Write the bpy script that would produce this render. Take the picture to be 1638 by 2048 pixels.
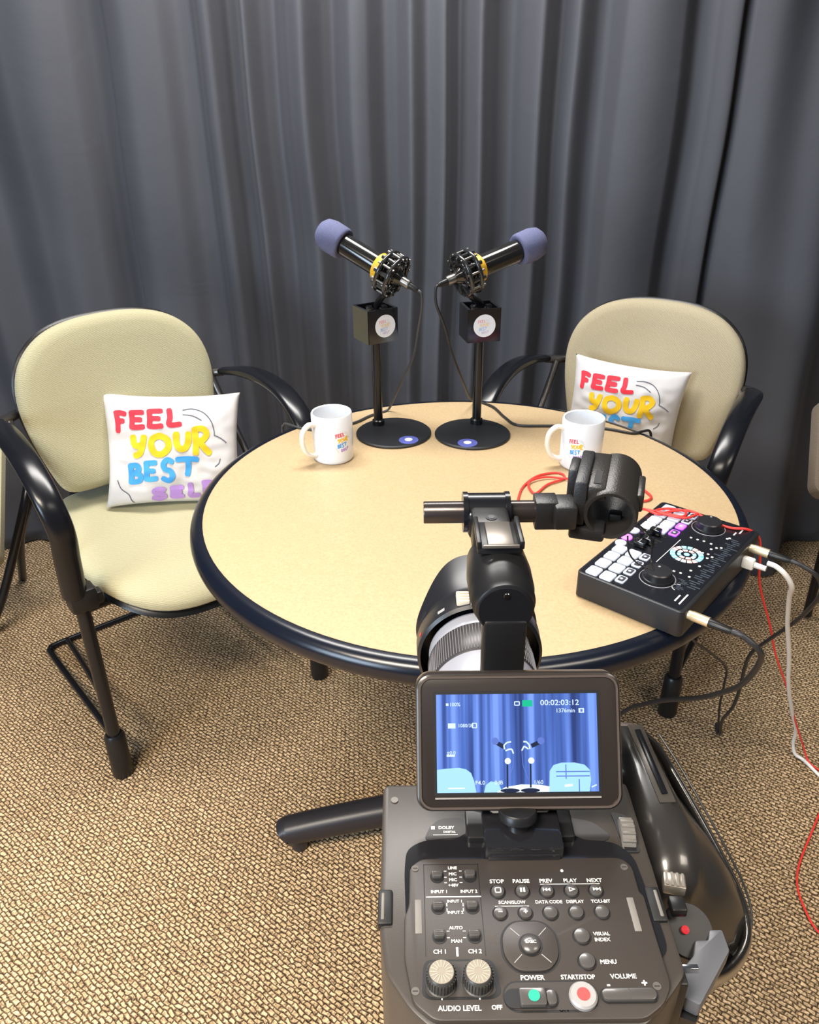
import bpy, bmesh, math, random
from mathutils import Vector, Matrix, noise
from math import sin, cos, pi, radians, sqrt

for o in list(bpy.data.objects): bpy.data.objects.remove(o)
SC = bpy.context.scene
COL = SC.collection
V = Vector

# ------------------------------------------------------------------ camera
cd = bpy.data.cameras.new('camera'); cam = bpy.data.objects.new('camera', cd); COL.objects.link(cam)
cd.sensor_fit = 'HORIZONTAL'; cd.sensor_width = 36; cd.lens = 1600/1638*36; cd.clip_start = 0.02
cam.matrix_world = Matrix.Translation((-0.1018, -1.2704, 1.4008)) @ Matrix.Rotation(radians(90-28.68), 4, 'X') @ Matrix.Rotation(radians(-.62), 4, 'Z')
SC.camera = cam
# ------------------------------------------------------------------ light
SC.view_settings.view_transform = 'Standard'; SC.view_settings.look = 'None'
SC.view_settings.exposure = 0.45; SC.view_settings.gamma = 1.0; SC.view_settings.use_curve_mapping = False
w = bpy.data.worlds.new('world'); SC.world = w; w.use_nodes = True
w.node_tree.nodes['Background'].inputs[0].default_value = (.80, .88, 1.0, 1)
w.node_tree.nodes['Background'].inputs[1].default_value = 0.08
def area(name, loc, target, size, power, col):
    l = bpy.data.lights.new(name, 'AREA'); l.shape = 'RECTANGLE'; l.size, l.size_y = size; l.energy = power; l.color = col
    o = bpy.data.objects.new(name, l); COL.objects.link(o); o.location = loc
    o.rotation_euler = (V(target)-V(loc)).to_track_quat('-Z', 'Y').to_euler(); return o
area('ceiling_panel_light', (-.30, .46, 2.42), (-.30, .46, 0), (1.3, .4), 40, (1, .97, .93))
area('ceiling_panel_light', (-1.1, -1.7, 2.62), (-1.1, -1.7, 0), (1.2, .6), 66, (1, .90, .76)).data.spread = radians(115)
area('ceiling_panel_light', (1.3, -1.5, 2.62), (1.3, -1.5, 0), (1.2, .6), 18, (1, .90, .76)).data.spread = radians(115)
area('window_light', (-2.6, -2.9, 1.6), (-.3, -.3, .4), (1.6, 1.3), 30, (.66, .82, 1.0)).data.spread = radians(110)

# ------------------------------------------------------------------ materials
def nodes_of(m):
    m.use_nodes = True; nt = m.node_tree; return nt, nt.nodes['Principled BSDF']
MATS = {}
def mat(name, col, rough=.5, metal=0, noise_amt=0, noise_scale=40, bump=0, spec=.5, sheen=0, coat=0, emit=None, estr=0):
    if name in MATS: return MATS[name]
    m = bpy.data.materials.new(name); nt, b = nodes_of(m)
    b.inputs['Base Color'].default_value = (*col, 1); b.inputs['Roughness'].default_value = rough
    b.inputs['Metallic'].default_value = metal; b.inputs['Specular IOR Level'].default_value = spec
    if sheen: b.inputs['Sheen Weight'].default_value = sheen
    if coat: b.inputs['Coat Weight'].default_value = coat; b.inputs['Coat Roughness'].default_value = .08
    if emit: b.inputs['Emission Color'].default_value = (*emit, 1); b.inputs['Emission Strength'].default_value = estr
    tc = nt.nodes.new('ShaderNodeTexCoord'); n = nt.nodes.new('ShaderNodeTexNoise')
    n.inputs['Scale'].default_value = noise_scale; n.inputs['Detail'].default_value = 3
    nt.links.new(tc.outputs['Object'], n.inputs['Vector'])
    if noise_amt:
        r = nt.nodes.new('ShaderNodeMix'); r.data_type = 'RGBA'
        r.inputs[6].default_value = (*[c*(1-noise_amt) for c in col], 1); r.inputs[7].default_value = (*[min(1, c*(1+noise_amt)) for c in col], 1)
        nt.links.new(n.outputs['Fac'], r.inputs[0]); nt.links.new(r.outputs[2], b.inputs['Base Color'])
    if bump:
        bp = nt.nodes.new('ShaderNodeBump'); bp.inputs['Strength'].default_value = bump; bp.inputs['Distance'].default_value = .0006
        nt.links.new(n.outputs['Fac'], bp.inputs['Height']); nt.links.new(bp.outputs[0], b.inputs['Normal'])
    MATS[name] = m; return m
BLACK = mat('black_plastic', (.009, .009, .010), .36, noise_amt=.15, spec=.4)
SATIN = mat('satin_black_metal', (.006, .0065, .009), .24, noise_amt=.1, spec=.45)
DARK = mat('dark_recess', (.006, .006, .007), .5)
RUBBER = mat('rubber', (.014, .014, .015), .6, noise_amt=.2, noise_scale=200)
CAMGREY = mat('camera_grey_shell', (.040, .034, .030), .36, noise_amt=.12, noise_scale=2500, bump=.08)
PLATE = mat('camera_control_plate', (.034, .028, .025), .42, noise_amt=.12, noise_scale=2500, bump=.08)
GLOSS = mat('gloss_black', (.01, .01, .012), .12, coat=.6)
SILVER = mat('silver_anodised', (.42, .43, .49), .32, metal=.35)
CHROME = mat('chrome', (.7, .7, .7), .15, metal=1)
WHITEINK = mat('white_ink', (.8, .79, .76), .6)
GREYINK = mat('grey_ink', (.3, .3, .3), .6)
CERAMIC = mat('white_ceramic', (.82, .84, .88), .12, coat=.4)
HANDLE_CER = mat('cream_ceramic', (.84, .80, .70), .14, coat=.4)
RED = mat('red_cable_jacket', (.85, .045, .035), .4)
WHITECAB = mat('white_cable_jacket', (.82, .80, .76), .4)
GOLD = mat('gold_plating', (.95, .78, .45), .2, metal=.9)
YELLOW = mat('yellow_band', (.9, .52, .03), .45)
FOAM = mat('blue_grey_foam', (.125, .135, .24), .95, noise_amt=.35, noise_scale=600, bump=1.0)
INK = {'red': mat('red_ink', (.85, .035, .06), .8), 'yellow': mat('yellow_ink', (.90, .56, .01), .8), 'blue': mat('blue_ink', (.06, .36, .80), .8),
       'purple': mat('purple_ink', (.48, .27, .68), .8), 'grey': mat('outline_ink', (.12, .12, .16), .8), 'green': mat('green_ink', (.2, .6, .35), .8)}

def carpet_mat():
    m = bpy.data.materials.new('woven_loop_carpet'); nt, b = nodes_of(m); N = nt.nodes.new; L = nt.links.new
    tc = N('ShaderNodeTexCoord'); mp = N('ShaderNodeMapping'); mp.inputs['Rotation'].default_value = (0, 0, radians(38))
    L(tc.outputs['Object'], mp.inputs[0])
    nz = N('ShaderNodeTexNoise'); nz.inputs['Scale'].default_value = 60; nz.inputs['Detail'].default_value = 2; L(mp.outputs[0], nz.inputs['Vector'])
    vm = N('ShaderNodeVectorMath'); vm.operation = 'MULTIPLY_ADD'; vm.inputs[1].default_value = (.011,)*3
    L(nz.outputs['Color'], vm.inputs[0]); L(mp.outputs[0], vm.inputs[2])
    br = N('ShaderNodeTexBrick'); br.inputs['Scale'].default_value = 1; br.inputs['Brick Width'].default_value = .0140; br.inputs['Row Height'].default_value = .0080
    br.inputs['Mortar Size'].default_value = .0017; br.inputs['Mortar Smooth'].default_value = .9; br.offset = .5
    br.inputs['Color1'].default_value = (.66, .495, .32, 1); br.inputs['Color2'].default_value = (.52, .375, .23, 1); br.inputs['Mortar'].default_value = (.15, .10, .06, 1)
    L(vm.outputs[0], br.inputs['Vector'])
    n2 = N('ShaderNodeTexNoise'); n2.inputs['Scale'].default_value = 150; n2.inputs['Detail'].default_value = 4; L(tc.outputs['Object'], n2.inputs['Vector'])
    rp = N('ShaderNodeValToRGB'); rp.color_ramp.elements[0].position = .36; rp.color_ramp.elements[0].color = (.42, .40, .38, 1); rp.color_ramp.elements[1].position = .58; rp.color_ramp.elements[1].color = (1.25, 1.2, 1.12, 1)
    L(n2.outputs['Fac'], rp.inputs[0])
    mx = N('ShaderNodeMix'); mx.data_type = 'RGBA'; mx.blend_type = 'MULTIPLY'; mx.inputs[0].default_value = 1; L(br.outputs['Color'], mx.inputs[6]); L(rp.outputs[0], mx.inputs[7])
    L(mx.outputs[2], b.inputs['Base Color'])
    ad = N('ShaderNodeMath'); ad.operation = 'SUBTRACT'; L(n2.outputs['Fac'], ad.inputs[0]); L(br.outputs['Fac'], ad.inputs[1])
    bp = N('ShaderNodeBump'); bp.inputs['Strength'].default_value = .9; bp.inputs['Distance'].default_value = .004; L(ad.outputs[0], bp.inputs['Height']); L(bp.outputs[0], b.inputs['Normal'])
    b.inputs['Roughness'].default_value = .95; b.inputs['Specular IOR Level'].default_value = .1
    return m
def laminate_mat():
    m = bpy.data.materials.new('speckled_maple_laminate'); nt, b = nodes_of(m); N = nt.nodes.new; L = nt.links.new
    tc = N('ShaderNodeTexCoord'); n = N('ShaderNodeTexNoise'); n.inputs['Scale'].default_value = 260; n.inputs['Detail'].default_value = 4; L(tc.outputs['Object'], n.inputs['Vector'])
    r = N('ShaderNodeValToRGB'); r.color_ramp.elements[0].position = .3; r.color_ramp.elements[0].color = (.46, .335, .19, 1); r.color_ramp.elements[1].position = .7; r.color_ramp.elements[1].color = (.54, .40, .235, 1)
    L(n.outputs['Fac'], r.inputs[0]); L(r.outputs[0], b.inputs['Base Color']); b.inputs['Roughness'].default_value = .42; b.inputs['Specular IOR Level'].default_value = .35
    return m
def fabric_mat(name, c1, c2, sc=330):
    m = bpy.data.materials.new(name); nt, b = nodes_of(m); N = nt.nodes.new; L = nt.links.new
    tc = N('ShaderNodeTexCoord')
    w1 = N('ShaderNodeTexWave'); w1.inputs['Scale'].default_value = sc*.31; w1.inputs['Distortion'].default_value = 3.5; w1.inputs['Detail'].default_value = 1; w1.inputs['Detail Scale'].default_value = 2.0; w1.bands_direction = 'DIAGONAL'
    L(tc.outputs['Object'], w1.inputs['Vector'])
    n = N('ShaderNodeTexNoise'); n.inputs['Scale'].default_value = 8; L(tc.outputs['Object'], n.inputs['Vector'])
    r = N('ShaderNodeMix'); r.data_type = 'RGBA'; r.inputs[6].default_value = (*c1, 1); r.inputs[7].default_value = (*c2, 1)
    L(w1.outputs['Fac'], r.inputs[0]); L(r.outputs[2], b.inputs['Base Color'])
    bp = N('ShaderNodeBump'); bp.inputs['Strength'].default_value = .25; bp.inputs['Distance'].default_value = .0008; L(w1.outputs['Fac'], bp.inputs['Height']); L(bp.outputs[0], b.inputs['Normal'])
    b.inputs['Roughness'].default_value = .85; b.inputs['Sheen Weight'].default_value = .15; b.inputs['Specular IOR Level'].default_value = .2
    return m
def curtain_mat():
    m = bpy.data.materials.new('charcoal_curtain_cloth'); nt, b = nodes_of(m); N = nt.nodes.new; L = nt.links.new
    tc = N('ShaderNodeTexCoord'); n = N('ShaderNodeTexNoise'); n.inputs['Scale'].default_value = 500; L(tc.outputs['Object'], n.inputs['Vector'])
    r = N('ShaderNodeMix'); r.data_type = 'RGBA'; r.inputs[6].default_value = (.070, .073, .086, 1); r.inputs[7].default_value = (.088, .091, .105, 1)
    L(n.outputs['Fac'], r.inputs[0]); L(r.outputs[2], b.inputs['Base Color'])
    n2 = N('ShaderNodeTexNoise'); n2.inputs['Scale'].default_value = 7; n2.inputs['Detail'].default_value = 5; n2.inputs['Distortion'].default_value = 1.2; L(tc.outputs['Object'], n2.inputs['Vector'])
    bp = N('ShaderNodeBump'); bp.inputs['Strength'].default_value = .25; bp.inputs['Distance'].default_value = .006; L(n2.outputs['Fac'], bp.inputs['Height']); L(bp.outputs[0], b.inputs['Normal'])
    b.inputs['Roughness'].default_value = .6; b.inputs['Sheen Weight'].default_value = .08; b.inputs['Sheen Roughness'].default_value = .4; b.inputs['Specular IOR Level'].default_value = .3
    return m
PILLOWM = mat('white_pillow_cloth', (.68, .655, .65), .9, noise_amt=.05, noise_scale=30, bump=.4, sheen=.2)
FAB_L = fabric_mat('khaki_green_weave', (.50, .465, .30), (.41, .375, .23))
FAB_R = fabric_mat('khaki_weave', (.50, .43, .29), (.41, .35, .225))

# ------------------------------------------------------------------ mesh helpers
def BM(): return bmesh.new()
def obj(name, bm, m, parent=None, M=None, smooth=True, angle=38):
    me = bpy.data.meshes.new(name)
    bmesh.ops.recalc_face_normals(bm, faces=bm.faces[:]) if not getattr(bm, 'keep', False) else None
    bm.to_mesh(me); bm.free()
    for mm in (m if isinstance(m, (list, tuple)) else [m]): me.materials.append(mm)
    if smooth:
        me.polygons.foreach_set('use_smooth', [True]*len(me.polygons)); me.set_sharp_from_angle(angle=radians(angle))
    o = bpy.data.objects.new(name, me); COL.objects.link(o)
    if parent: o.parent = parent
    if M is not None: o.matrix_local = M
    return o
def empty(name, M=None, label=None, cat=None, group=None):
    o = bpy.data.objects.new(name, None); COL.objects.link(o); o.empty_display_size = .05
    if M is not None: o.matrix_world = M
    return tag(o, label, cat, group)
def tag(o, label=None, cat=None, group=None, kind=None):
    if label: o['label'] = label
    if cat: o['category'] = cat
    if group: o['group'] = group
    if kind: o['kind'] = kind
    return o
def TR(x, y, z, rz=0, rx=0, ry=0):
    return Matrix.Translation((x, y, z)) @ Matrix.Rotation(rz, 4, 'Z') @ Matrix.Rotation(ry, 4, 'Y') @ Matrix.Rotation(rx, 4, 'X')
def box(bm, c, s, M=None, bev=0, seg=2, mi=0):
    r = bmesh.ops.create_cube(bm, size=1); vs = r['verts']
    bmesh.ops.scale(bm, vec=s, verts=vs)
    fs = list({f for v in vs for f in v.link_faces})
    if bev:
        es = list({e for v in vs for e in v.link_edges})
        rr = bmesh.ops.bevel(bm, geom=es, offset=bev, segments=seg, affect='EDGES', profile=.5)
        vs = list({v for f in rr['faces'] for v in f.verts} | {v for v in vs if v.is_valid}); fs = list({f for v in vs for f in v.link_faces})
    T = Matrix.Translation(c); T = M @ T if M is not None else T
    bmesh.ops.transform(bm, matrix=T, verts=vs)
    for f in fs: f.material_index = mi
    return vs
def loops(bm, rings, cap0=True, cap1=True, closed=True, mi=0):
    R = [[bm.verts.new(p) for p in r] for r in rings]; n = len(R[0])
    for a, b in zip(R[:-1], R[1:]):
        for i in range(n if closed else n-1):
            f = bm.faces.new((a[i], a[(i+1) % n], b[(i+1) % n], b[i])); f.material_index = mi
    if cap0: f = bm.faces.new(R[0][::-1]); f.material_index = mi
    if cap1: f = bm.faces.new(R[-1]); f.material_index = mi
    return R
def prism(bm, poly, z0, z1, bev=0, M=None, mi=0, seg=2):
    "outline poly (x,y) extruded z0..z1, top edge rounded by bev"
    cx = sum(p[0] for p in poly)/len(poly); cy = sum(p[1] for p in poly)/len(poly)
    def inset(d):
        n = len(poly); out = []
        for i in range(n):
            p = V(poly[i]); a = (p-V(poly[i-1])); b = (V(poly[(i+1) % n])-p)
            a = a.normalized() if a.length > 1e-9 else b.normalized(); b = b.normalized() if b.length > 1e-9 else a
            na = V((-a.y, a.x)); nb = V((-b.y, b.x)); nn = na+nb; nn = nn.normalized() if nn.length > 1e-6 else na
            k = d/max(.5, nn.dot(na)); q = p+nn*k; out.append(q)
        return out
    area_ = sum(poly[i-1][0]*poly[i][1]-poly[i][0]*poly[i-1][1] for i in range(len(poly)))
    if area_ < 0: poly = poly[::-1]
    T = M if M is not None else Matrix()
    rings = [[T @ V((p[0], p[1], z0)) for p in poly]]
    if bev:
        for k in range(seg+1):
            a = k/seg*pi/2; q = inset(bev*(1-cos(a)))
            rings.append([T @ V((p.x, p.y, z1-bev+bev*sin(a))) for p in q])
    else: rings.append([T @ V((p[0], p[1], z1)) for p in poly])
    loops(bm, rings, mi=mi)
def rrect(w, h, r, n=5, cx=0, cy=0):
    out = []
    for k, (sx, sy) in enumerate(((1, 1), (-1, 1), (-1, -1), (1, -1))):
        for i in range(n+1):
            a = k*pi/2+i/n*pi/2
            out.append((cx+sx*(w/2-r)+r*cos(a), cy+sy*(h/2-r)+r*sin(a)))
    return out
def circ(r, n=24, cx=0, cy=0, ry=None, a0=0): return [(cx+r*cos(a0+2*pi*i/n), cy+(ry or r)*sin(a0+2*pi*i/n)) for i in range(n)]
def lathe(bm, prof, n=40, M=None, mi=0, cap0=True, cap1=True):
    T = M if M is not None else Matrix()
    loops(bm, [[T @ V((r*cos(2*pi*i/n), r*sin(2*pi*i/n), z)) for i in range(n)] for r, z in prof], cap0, cap1, mi=mi)
def catmull(P, k=8):
    P = [V(p) for p in P]
    if len(P) < 3 or k <= 1: return P
    out = []
    for i in range(len(P)-1):
        p0 = P[max(i-1, 0)]; p1 = P[i]; p2 = P[i+1]; p3 = P[min(i+2, len(P)-1)]
        for j in range(k):
            t = j/k; out.append(.5*((2*p1)+(p2-p0)*t+(2*p0-5*p1+4*p2-p3)*t*t+(3*p1-p0-3*p2+p3)*t*t*t))
    out.append(P[-1]); return out
def tube(bm, P, r, k=8, n=10, mi=0, M=None):
    Q = catmull(P, k)
    if M is not None: Q = [M @ q for q in Q]
    rs = r if callable(r) else (lambda t: r)
    t0 = (Q[1]-Q[0]).normalized(); nrm = t0.orthogonal().normalized(); rings = []
    for i, q in enumerate(Q):
        t = (Q[min(i+1, len(Q)-1)]-Q[max(i-1, 0)]).normalized()
        nrm = (nrm-t*nrm.dot(t)); nrm = nrm.normalized() if nrm.length > 1e-6 else t.orthogonal().normalized()
        b = t.cross(nrm); rr = rs(i/(len(Q)-1))
        rings.append([q+nrm*rr*cos(2*pi*j/n)+b*rr*sin(2*pi*j/n) for j in range(n)])
    loops(bm, rings, mi=mi)
def sweep(bm, P, side, wh, k=8, n=16, mi=0):
    "superellipse section; side = constant width direction; wh(t) -> half width, half thickness"
    Q = catmull(P, k); rings = []; side = V(side).normalized()
    for i, q in enumerate(Q):
        t = (Q[min(i+1, len(Q)-1)]-Q[max(i-1, 0)]).normalized(); u = side.cross(t).normalized()
        a, b = wh(i/(len(Q)-1)); ring = []
        for j in range(n):
            c, s = cos(2*pi*j/n), sin(2*pi*j/n)
            ring.append(q+side*a*math.copysign(abs(c)**.8, c)+u*b*math.copysign(abs(s)**.8, s))
        rings.append(ring)
    loops(bm, rings, mi=mi)
def torus(bm, R, r, M=None, n=32, m=10, mi=0, arc=(0, 2*pi)):
    T = M if M is not None else Matrix(); full = abs(arc[1]-arc[0]-2*pi) < 1e-6; rings = []
    for i in range(n if full else n+1):
        a = arc[0]+(arc[1]-arc[0])*i/n
        rings.append([T @ V(((R+r*cos(2*pi*j/m))*cos(a), (R+r*cos(2*pi*j/m))*sin(a), r*sin(2*pi*j/m))) for j in range(m)])
    Rr = loops(bm, rings, not full, not full, mi=mi)
    if full:
        a, b = Rr[-1], Rr[0]
        for j in range(m): f = bm.faces.new((a[j], a[(j+1) % m], b[(j+1) % m], b[j])); f.material_index = mi
def axis_M(p, d, up=(0, 0, 1)):
    "matrix whose +Z runs along d at p"
    z = V(d).normalized(); x = V(up).cross(z); x = x.normalized() if x.length > 1e-5 else z.orthogonal().normalized(); y = z.cross(x)
    return Matrix(((x.x, y.x, z.x, p[0]), (x.y, y.y, z.y, p[1]), (x.z, y.z, z.z, p[2]), (0, 0, 0, 1)))
def pad(bm, outline, thick, dome, fmap, steps=(1, .985, .955, .88, .7, .45, .2), back=True, mi=0):
    "cushion: outline (a,b) about its centre; fmap(a,b,h) -> point"
    n = len(outline); rings = []
    def ring(s, h): return [fmap(a*s, b*s, h) for a, b in outline]
    for s in reversed(steps[1:]): rings.append(ring(s, -thick/2*(1-((1-min(1, (1-s)*9))**2))))
    rings.append(ring(1, 0))
    for s in steps[1:]:
        e = min(1, (1-s)*9); rings.append(ring(s, thick/2*sqrt(1-(1-e)**2)+dome*(1-s*s)))
    loops(bm, rings, mi=mi)
_tc = {}
def text(bm, s, size, M, mi=0, align='CENTER', bold=0.0, sx=1.0, depth=0.0):
    cu = bpy.data.curves.new('t', 'FONT'); cu.body = s; cu.size = size; cu.align_x = align; cu.align_y = 'CENTER'; cu.offset = bold*size; cu.extrude = depth; cu.resolution_u = 3
    o = bpy.data.objects.new('t', cu); COL.objects.link(o); dg = bpy.context.evaluated_depsgraph_get(); dg.update()
    me = o.evaluated_get(dg).to_mesh(); vs = [bm.verts.new(M @ V((v.co.x*sx, v.co.y, v.co.z))) for v in me.vertices]
    for p in me.polygons:
        try: f = bm.faces.new([vs[i] for i in p.vertices]); f.material_index = mi
        except ValueError: pass
    o.evaluated_get(dg).to_mesh_clear(); bpy.data.objects.remove(o); bpy.data.curves.remove(cu)
# hand lettered alphabet: strokes in a 1 x 1 cell
GL = {'F': [[(.12, 1), (.2, .5), (.16, 0)], [(.05, .97), (.5, 1), (.92, .95)], [(.15, .55), (.7, .55)]],
      'E': [[(.15, 1), (.17, .5), (.12, .03)], [(.15, .97), (.9, 1)], [(.15, .52), (.75, .52)], [(.12, .05), (.5, .03), (.92, .07)]],
      'L': [[(.15, 1), (.2, .5), (.15, .05), (.9, .08)]],
      'Y': [[(.08, 1), (.15, .62), (.4, .5), (.68, .58)], [(.85, 1), (.72, .5), (.5, .1), (.2, .0)]],
      'O': [[(.5, 1), (.15, .82), (.06, .45), (.25, .06), (.6, .02), (.93, .35), (.88, .78), (.5, 1)]],
      'U': [[(.1, 1), (.1, .4), (.3, .05), (.65, .08), (.86, .45), (.9, 1)]],
      'R': [[(.15, .0), (.18, .5), (.12, .98)], [(.12, .97), (.6, 1), (.88, .78), (.6, .52), (.2, .48)], [(.42, .48), (.7, .2), (1.02, .0)]],
      'B': [[(.15, .02), (.18, .5), (.12, .98)], [(.12, .97), (.6, .98), (.78, .76), (.5, .55), (.2, .53)], [(.4, .54), (.85, .42), (.82, .1), (.4, .02), (.12, .03)]],
      'S': [[(.88, .9), (.5, 1.0), (.15, .8), (.3, .55), (.7, .47), (.88, .22), (.55, .0), (.08, .12)]],
      'T': [[(.02, .96), (.5, 1), (.98, .94)], [(.52, .98), (.55, .5), (.48, .0)]]}
LOGO = [('FEEL', 'red', [(0.079, 0.649, 0.168, 0.852), (0.19, 0.678, 0.302, 0.861), (0.321, 0.684, 0.437, 0.876), (0.464, 0.697, 0.57, 0.885)]), ('YOUR', 'yellow', [(0.197, 0.433, 0.313, 0.641), (0.333, 0.44, 0.48, 0.651), (0.512, 0.48, 0.631, 0.665), (0.643, 0.445, 0.771, 0.708)]), ('BEST', 'blue', [(0.163, 0.196, 0.27, 0.392), (0.282, 0.215, 0.381, 0.411), (0.409, 0.201, 0.504, 0.435), (0.524, 0.256, 0.675, 0.44)]), ('SELF', 'purple', [(0.333, 0.021, 0.437, 0.163), (0.464, 0.036, 0.563, 0.172), (0.595, 0.043, 0.683, 0.201), (0.702, 0.077, 0.79, 0.22)])]
CLOUD = [[(0.579, 0.861), (0.651, 0.871), (0.73, 0.833), (0.786, 0.756), (0.81, 0.67), (0.813, 0.622)], [(0.813, 0.622), (0.865, 0.593), (0.909, 0.555)], [(0.579, 0.818), (0.651, 0.804), (0.714, 0.761)], [(0.81, 0.344), (0.841, 0.373), (0.853, 0.411)], [(0.075, 0.239), (0.103, 0.163), (0.159, 0.105), (0.183, 0.043), (0.2, 0.021)]]
def stroke(bm, pts, wd, surf, mi, k=6):
    "flat brush stroke laid on surf(x,y)->point"
    Q = catmull([V((p[0], p[1], 0)) for p in pts], k); L_, R_ = [], []
    e0 = (Q[0]-Q[1]).normalized()*wd*.35; e1 = (Q[-1]-Q[-2]).normalized()*wd*.35
    Q = [Q[0]+e0]+Q+[Q[-1]+e1]; rows = []
    for i, q in enumerate(Q):
        t = (Q[min(i+1, len(Q)-1)]-Q[max(i-1, 0)]).normalized(); nn = V((-t.y, t.x, 0)); ww = wd/2*(.62 if i in (0, len(Q)-1) else 1)
        rows.append([bm.verts.new(surf((q+nn*ww*s).x, (q+nn*ww*s).y)) for s in (-1, -.33, .33, 1)])
    for a, b in zip(rows[:-1], rows[1:]):
        for j in range(3): f = bm.faces.new((a[j], a[j+1], b[j+1], b[j])); f.material_index = mi
def logo(bm, surf, order, x0, y0, w, h, brush=.036, k=6, lift=.00012):
    "the four hand lettered words and the cloud outline, drawn in a box on a surface"
    for li, (word, c, boxes) in enumerate(LOGO):
        for i, ch in enumerate(word):
            a, b0, c_, b1 = boxes[i]; a, c_ = a-.08*(c_-a), c_+.08*(c_-a); br = brush*(1.15 if c == 'yellow' else 1)
            for j, st in enumerate(GL[ch]):
                pts = [(x0+w*(a+br*.3+(c_-a-br*.6)*px), y0+h*(b0+br*.5+(b1-b0-br)*py)) for px, py in st]
                stroke(bm, pts, br*w, (lambda x, y, q=j+li*3+i*.3: surf(x, y, lift*q)), order[c], k)
    for pts in CLOUD: stroke(bm, [(x0+w*a, y0+h*b) for a, b in pts], .007*w, lambda x, y: surf(x, y, 0), order['grey'], k)

# ================================================================== THE ROOM
def plane_grid(x0, x1, y0, y1, z, n=1):
    bm = BM(); R = [[bm.verts.new((x0+(x1-x0)*i/n, y0+(y1-y0)*j/n, z)) for i in range(n+1)] for j in range(n+1)]
    for j in range(n):
        for i in range(n): bm.faces.new((R[j][i], R[j][i+1], R[j+1][i+1], R[j+1][i]))
    return bm
tag(obj('floor', plane_grid(-3, 3, -4.5, 1.6, 0), carpet_mat(), smooth=False), kind='structure')
bm = BM(); box(bm, (0, 1.65, 1.35), (6, .1, 2.7)); tag(obj('wall_back', bm, mat('grey_wall', (.3, .3, .29), .8, noise_amt=.05), smooth=False), kind='structure')

FOLD = [(-1000, .3), (-900, .2), (-820, .9), (-740, .3), (-660, .1), (-560, .9), (-480, .8), (-400, .15), (-300, .9), (-220, .3), (-150, .6), (-90, .35), (0, .75), (70, .9), (120, .62), (158, .12), (190, .05), (204, .68), (250, .95), (310, .85), (350, .42), (380, .38), (405, .8), (425, .84), (450, .15), (468, .2), (492, .75), (520, .2), (545, .05), (575, .7), (605, 1), (640, .25), (660, .1), (695, .75), (725, .7),
        (760, .05), (785, .2), (815, .85), (850, .45), (890, .75), (904, .35), (925, .05), (965, 1), (1010, .15), (1040, .08), (1088, .85), (1130, .1), (1160, .5), (1205, .0), (1230, .06), (1245, .75), (1300, .95), (1360, .8), (1400, .3), (1440, .55), (1480, .7), (1493, .3), (1507, .65), (1560, .85), (1640, .6), (1720, .8), (1800, .2), (1900, .9), (2000, .3), (2100, .8), (2200, .2), (2300, .4)]
def fold(px):
    if px < -900: return .5+.35*sin((px+900)/35-1.03)
    for i in range(1, len(FOLD)-2):
        (x0, y0), (x1, y1), (x2, y2), (x3, y3) = FOLD[i-1:i+3]
        if x1 <= px <= x2:
            t = (px-x1)/(x2-x1); h = x2-x1; m1 = .6*((y2-y0)/(x2-x0))*h; m2 = .6*((y3-y1)/(x3-x1))*h
            return (2*t**3-3*t*t+1)*y1+(t**3-2*t*t+t)*m1+(-2*t**3+3*t*t)*y2+(t**3-t*t)*m2
    return .4
def curtain():
    bm = BM(); nx, nz = 1080, 60; R = []
    for j in range(nz+1):
        z = .008+2.45*j/nz; row = []
        for i in range(nx+1):
            x = -3.0+4.85*i/nx
            lo = max(0, 1.45-z)
            xs = x+.035*lo*noise.noise(V((x*1.7, z*1.1, 3)))+.012*noise.noise(V((x*3, z*2, 9)))
            px = (xs+1.116)/.0012565; d = fold(px)
            amp = .105*(1+.25*noise.noise(V((x*2, z*.9, 1))))
            y = 1.150-amp*d+.003*noise.noise(V((x*4, z*3, 7)))
            y += .010*noise.noise(V((x*2.5+z*3.0, z*3.2, 5)))*min(1, lo*1.2+.2)
            y -= .24*math.exp(-((x-.99)/.17)**2)*max(0, (1-z/1.5))
            row.append(bm.verts.new((x, y, z)))
        R.append(row)
    for j in range(nz):
        for i in range(nx): bm.faces.new((R[j][i], R[j][i+1], R[j+1][i+1], R[j+1][i]))
    o = obj('curtain', bm, curtain_mat(), angle=180)
    tag(o, 'floor-length charcoal grey curtain hanging in deep folds behind the table', 'curtain')
    sm = o.modifiers.new('thickness', 'SOLIDIFY'); sm.thickness = .0015
curtain()

# ================================================================== TABLE
R_ = .465; ZT = .74
tb = empty('round_table', TR(0, 0, 0), 'round pale wood-look table with a rounded black edge', 'table')
bm = BM(); lathe(bm, [(R_-.003, .712), (R_, .7395), (R_-.0005, ZT)], 128); obj('tabletop', bm, laminate_mat(), tb)
bm = BM(); prof = [(R_-.004, .7405)]+[(R_+.0005+.0185*sin(a*pi/10*.98+.05), .720+.0205*cos(a*pi/10*.98)) for a in range(11)]+[(R_-.004, .700)]
lathe(bm, prof, 128, cap0=False, cap1=False); a = bm.verts
obj('edge_bumper', bm, mat('navy_black_vinyl_edge', (.004, .006, .013), .25, spec=.5), tb, angle=60)
bm = BM(); lathe(bm, [(.0, .7), (R_-.003, .7), (R_-.003, .713), (0, .713)], 96, cap0=False, cap1=False); lathe(bm, [(.20, .675), (.20, .700)], 40, M=Matrix.Translation((0, -.06, 0))); obj('underside', bm, DARK, tb)
bm = BM(); lathe(bm, [(.055, .05), (.055, .12), (.038, .14), (.038, .68)], 32, M=Matrix.Translation((0, -.11, 0))); obj('column', bm, SATIN, tb)
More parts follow.
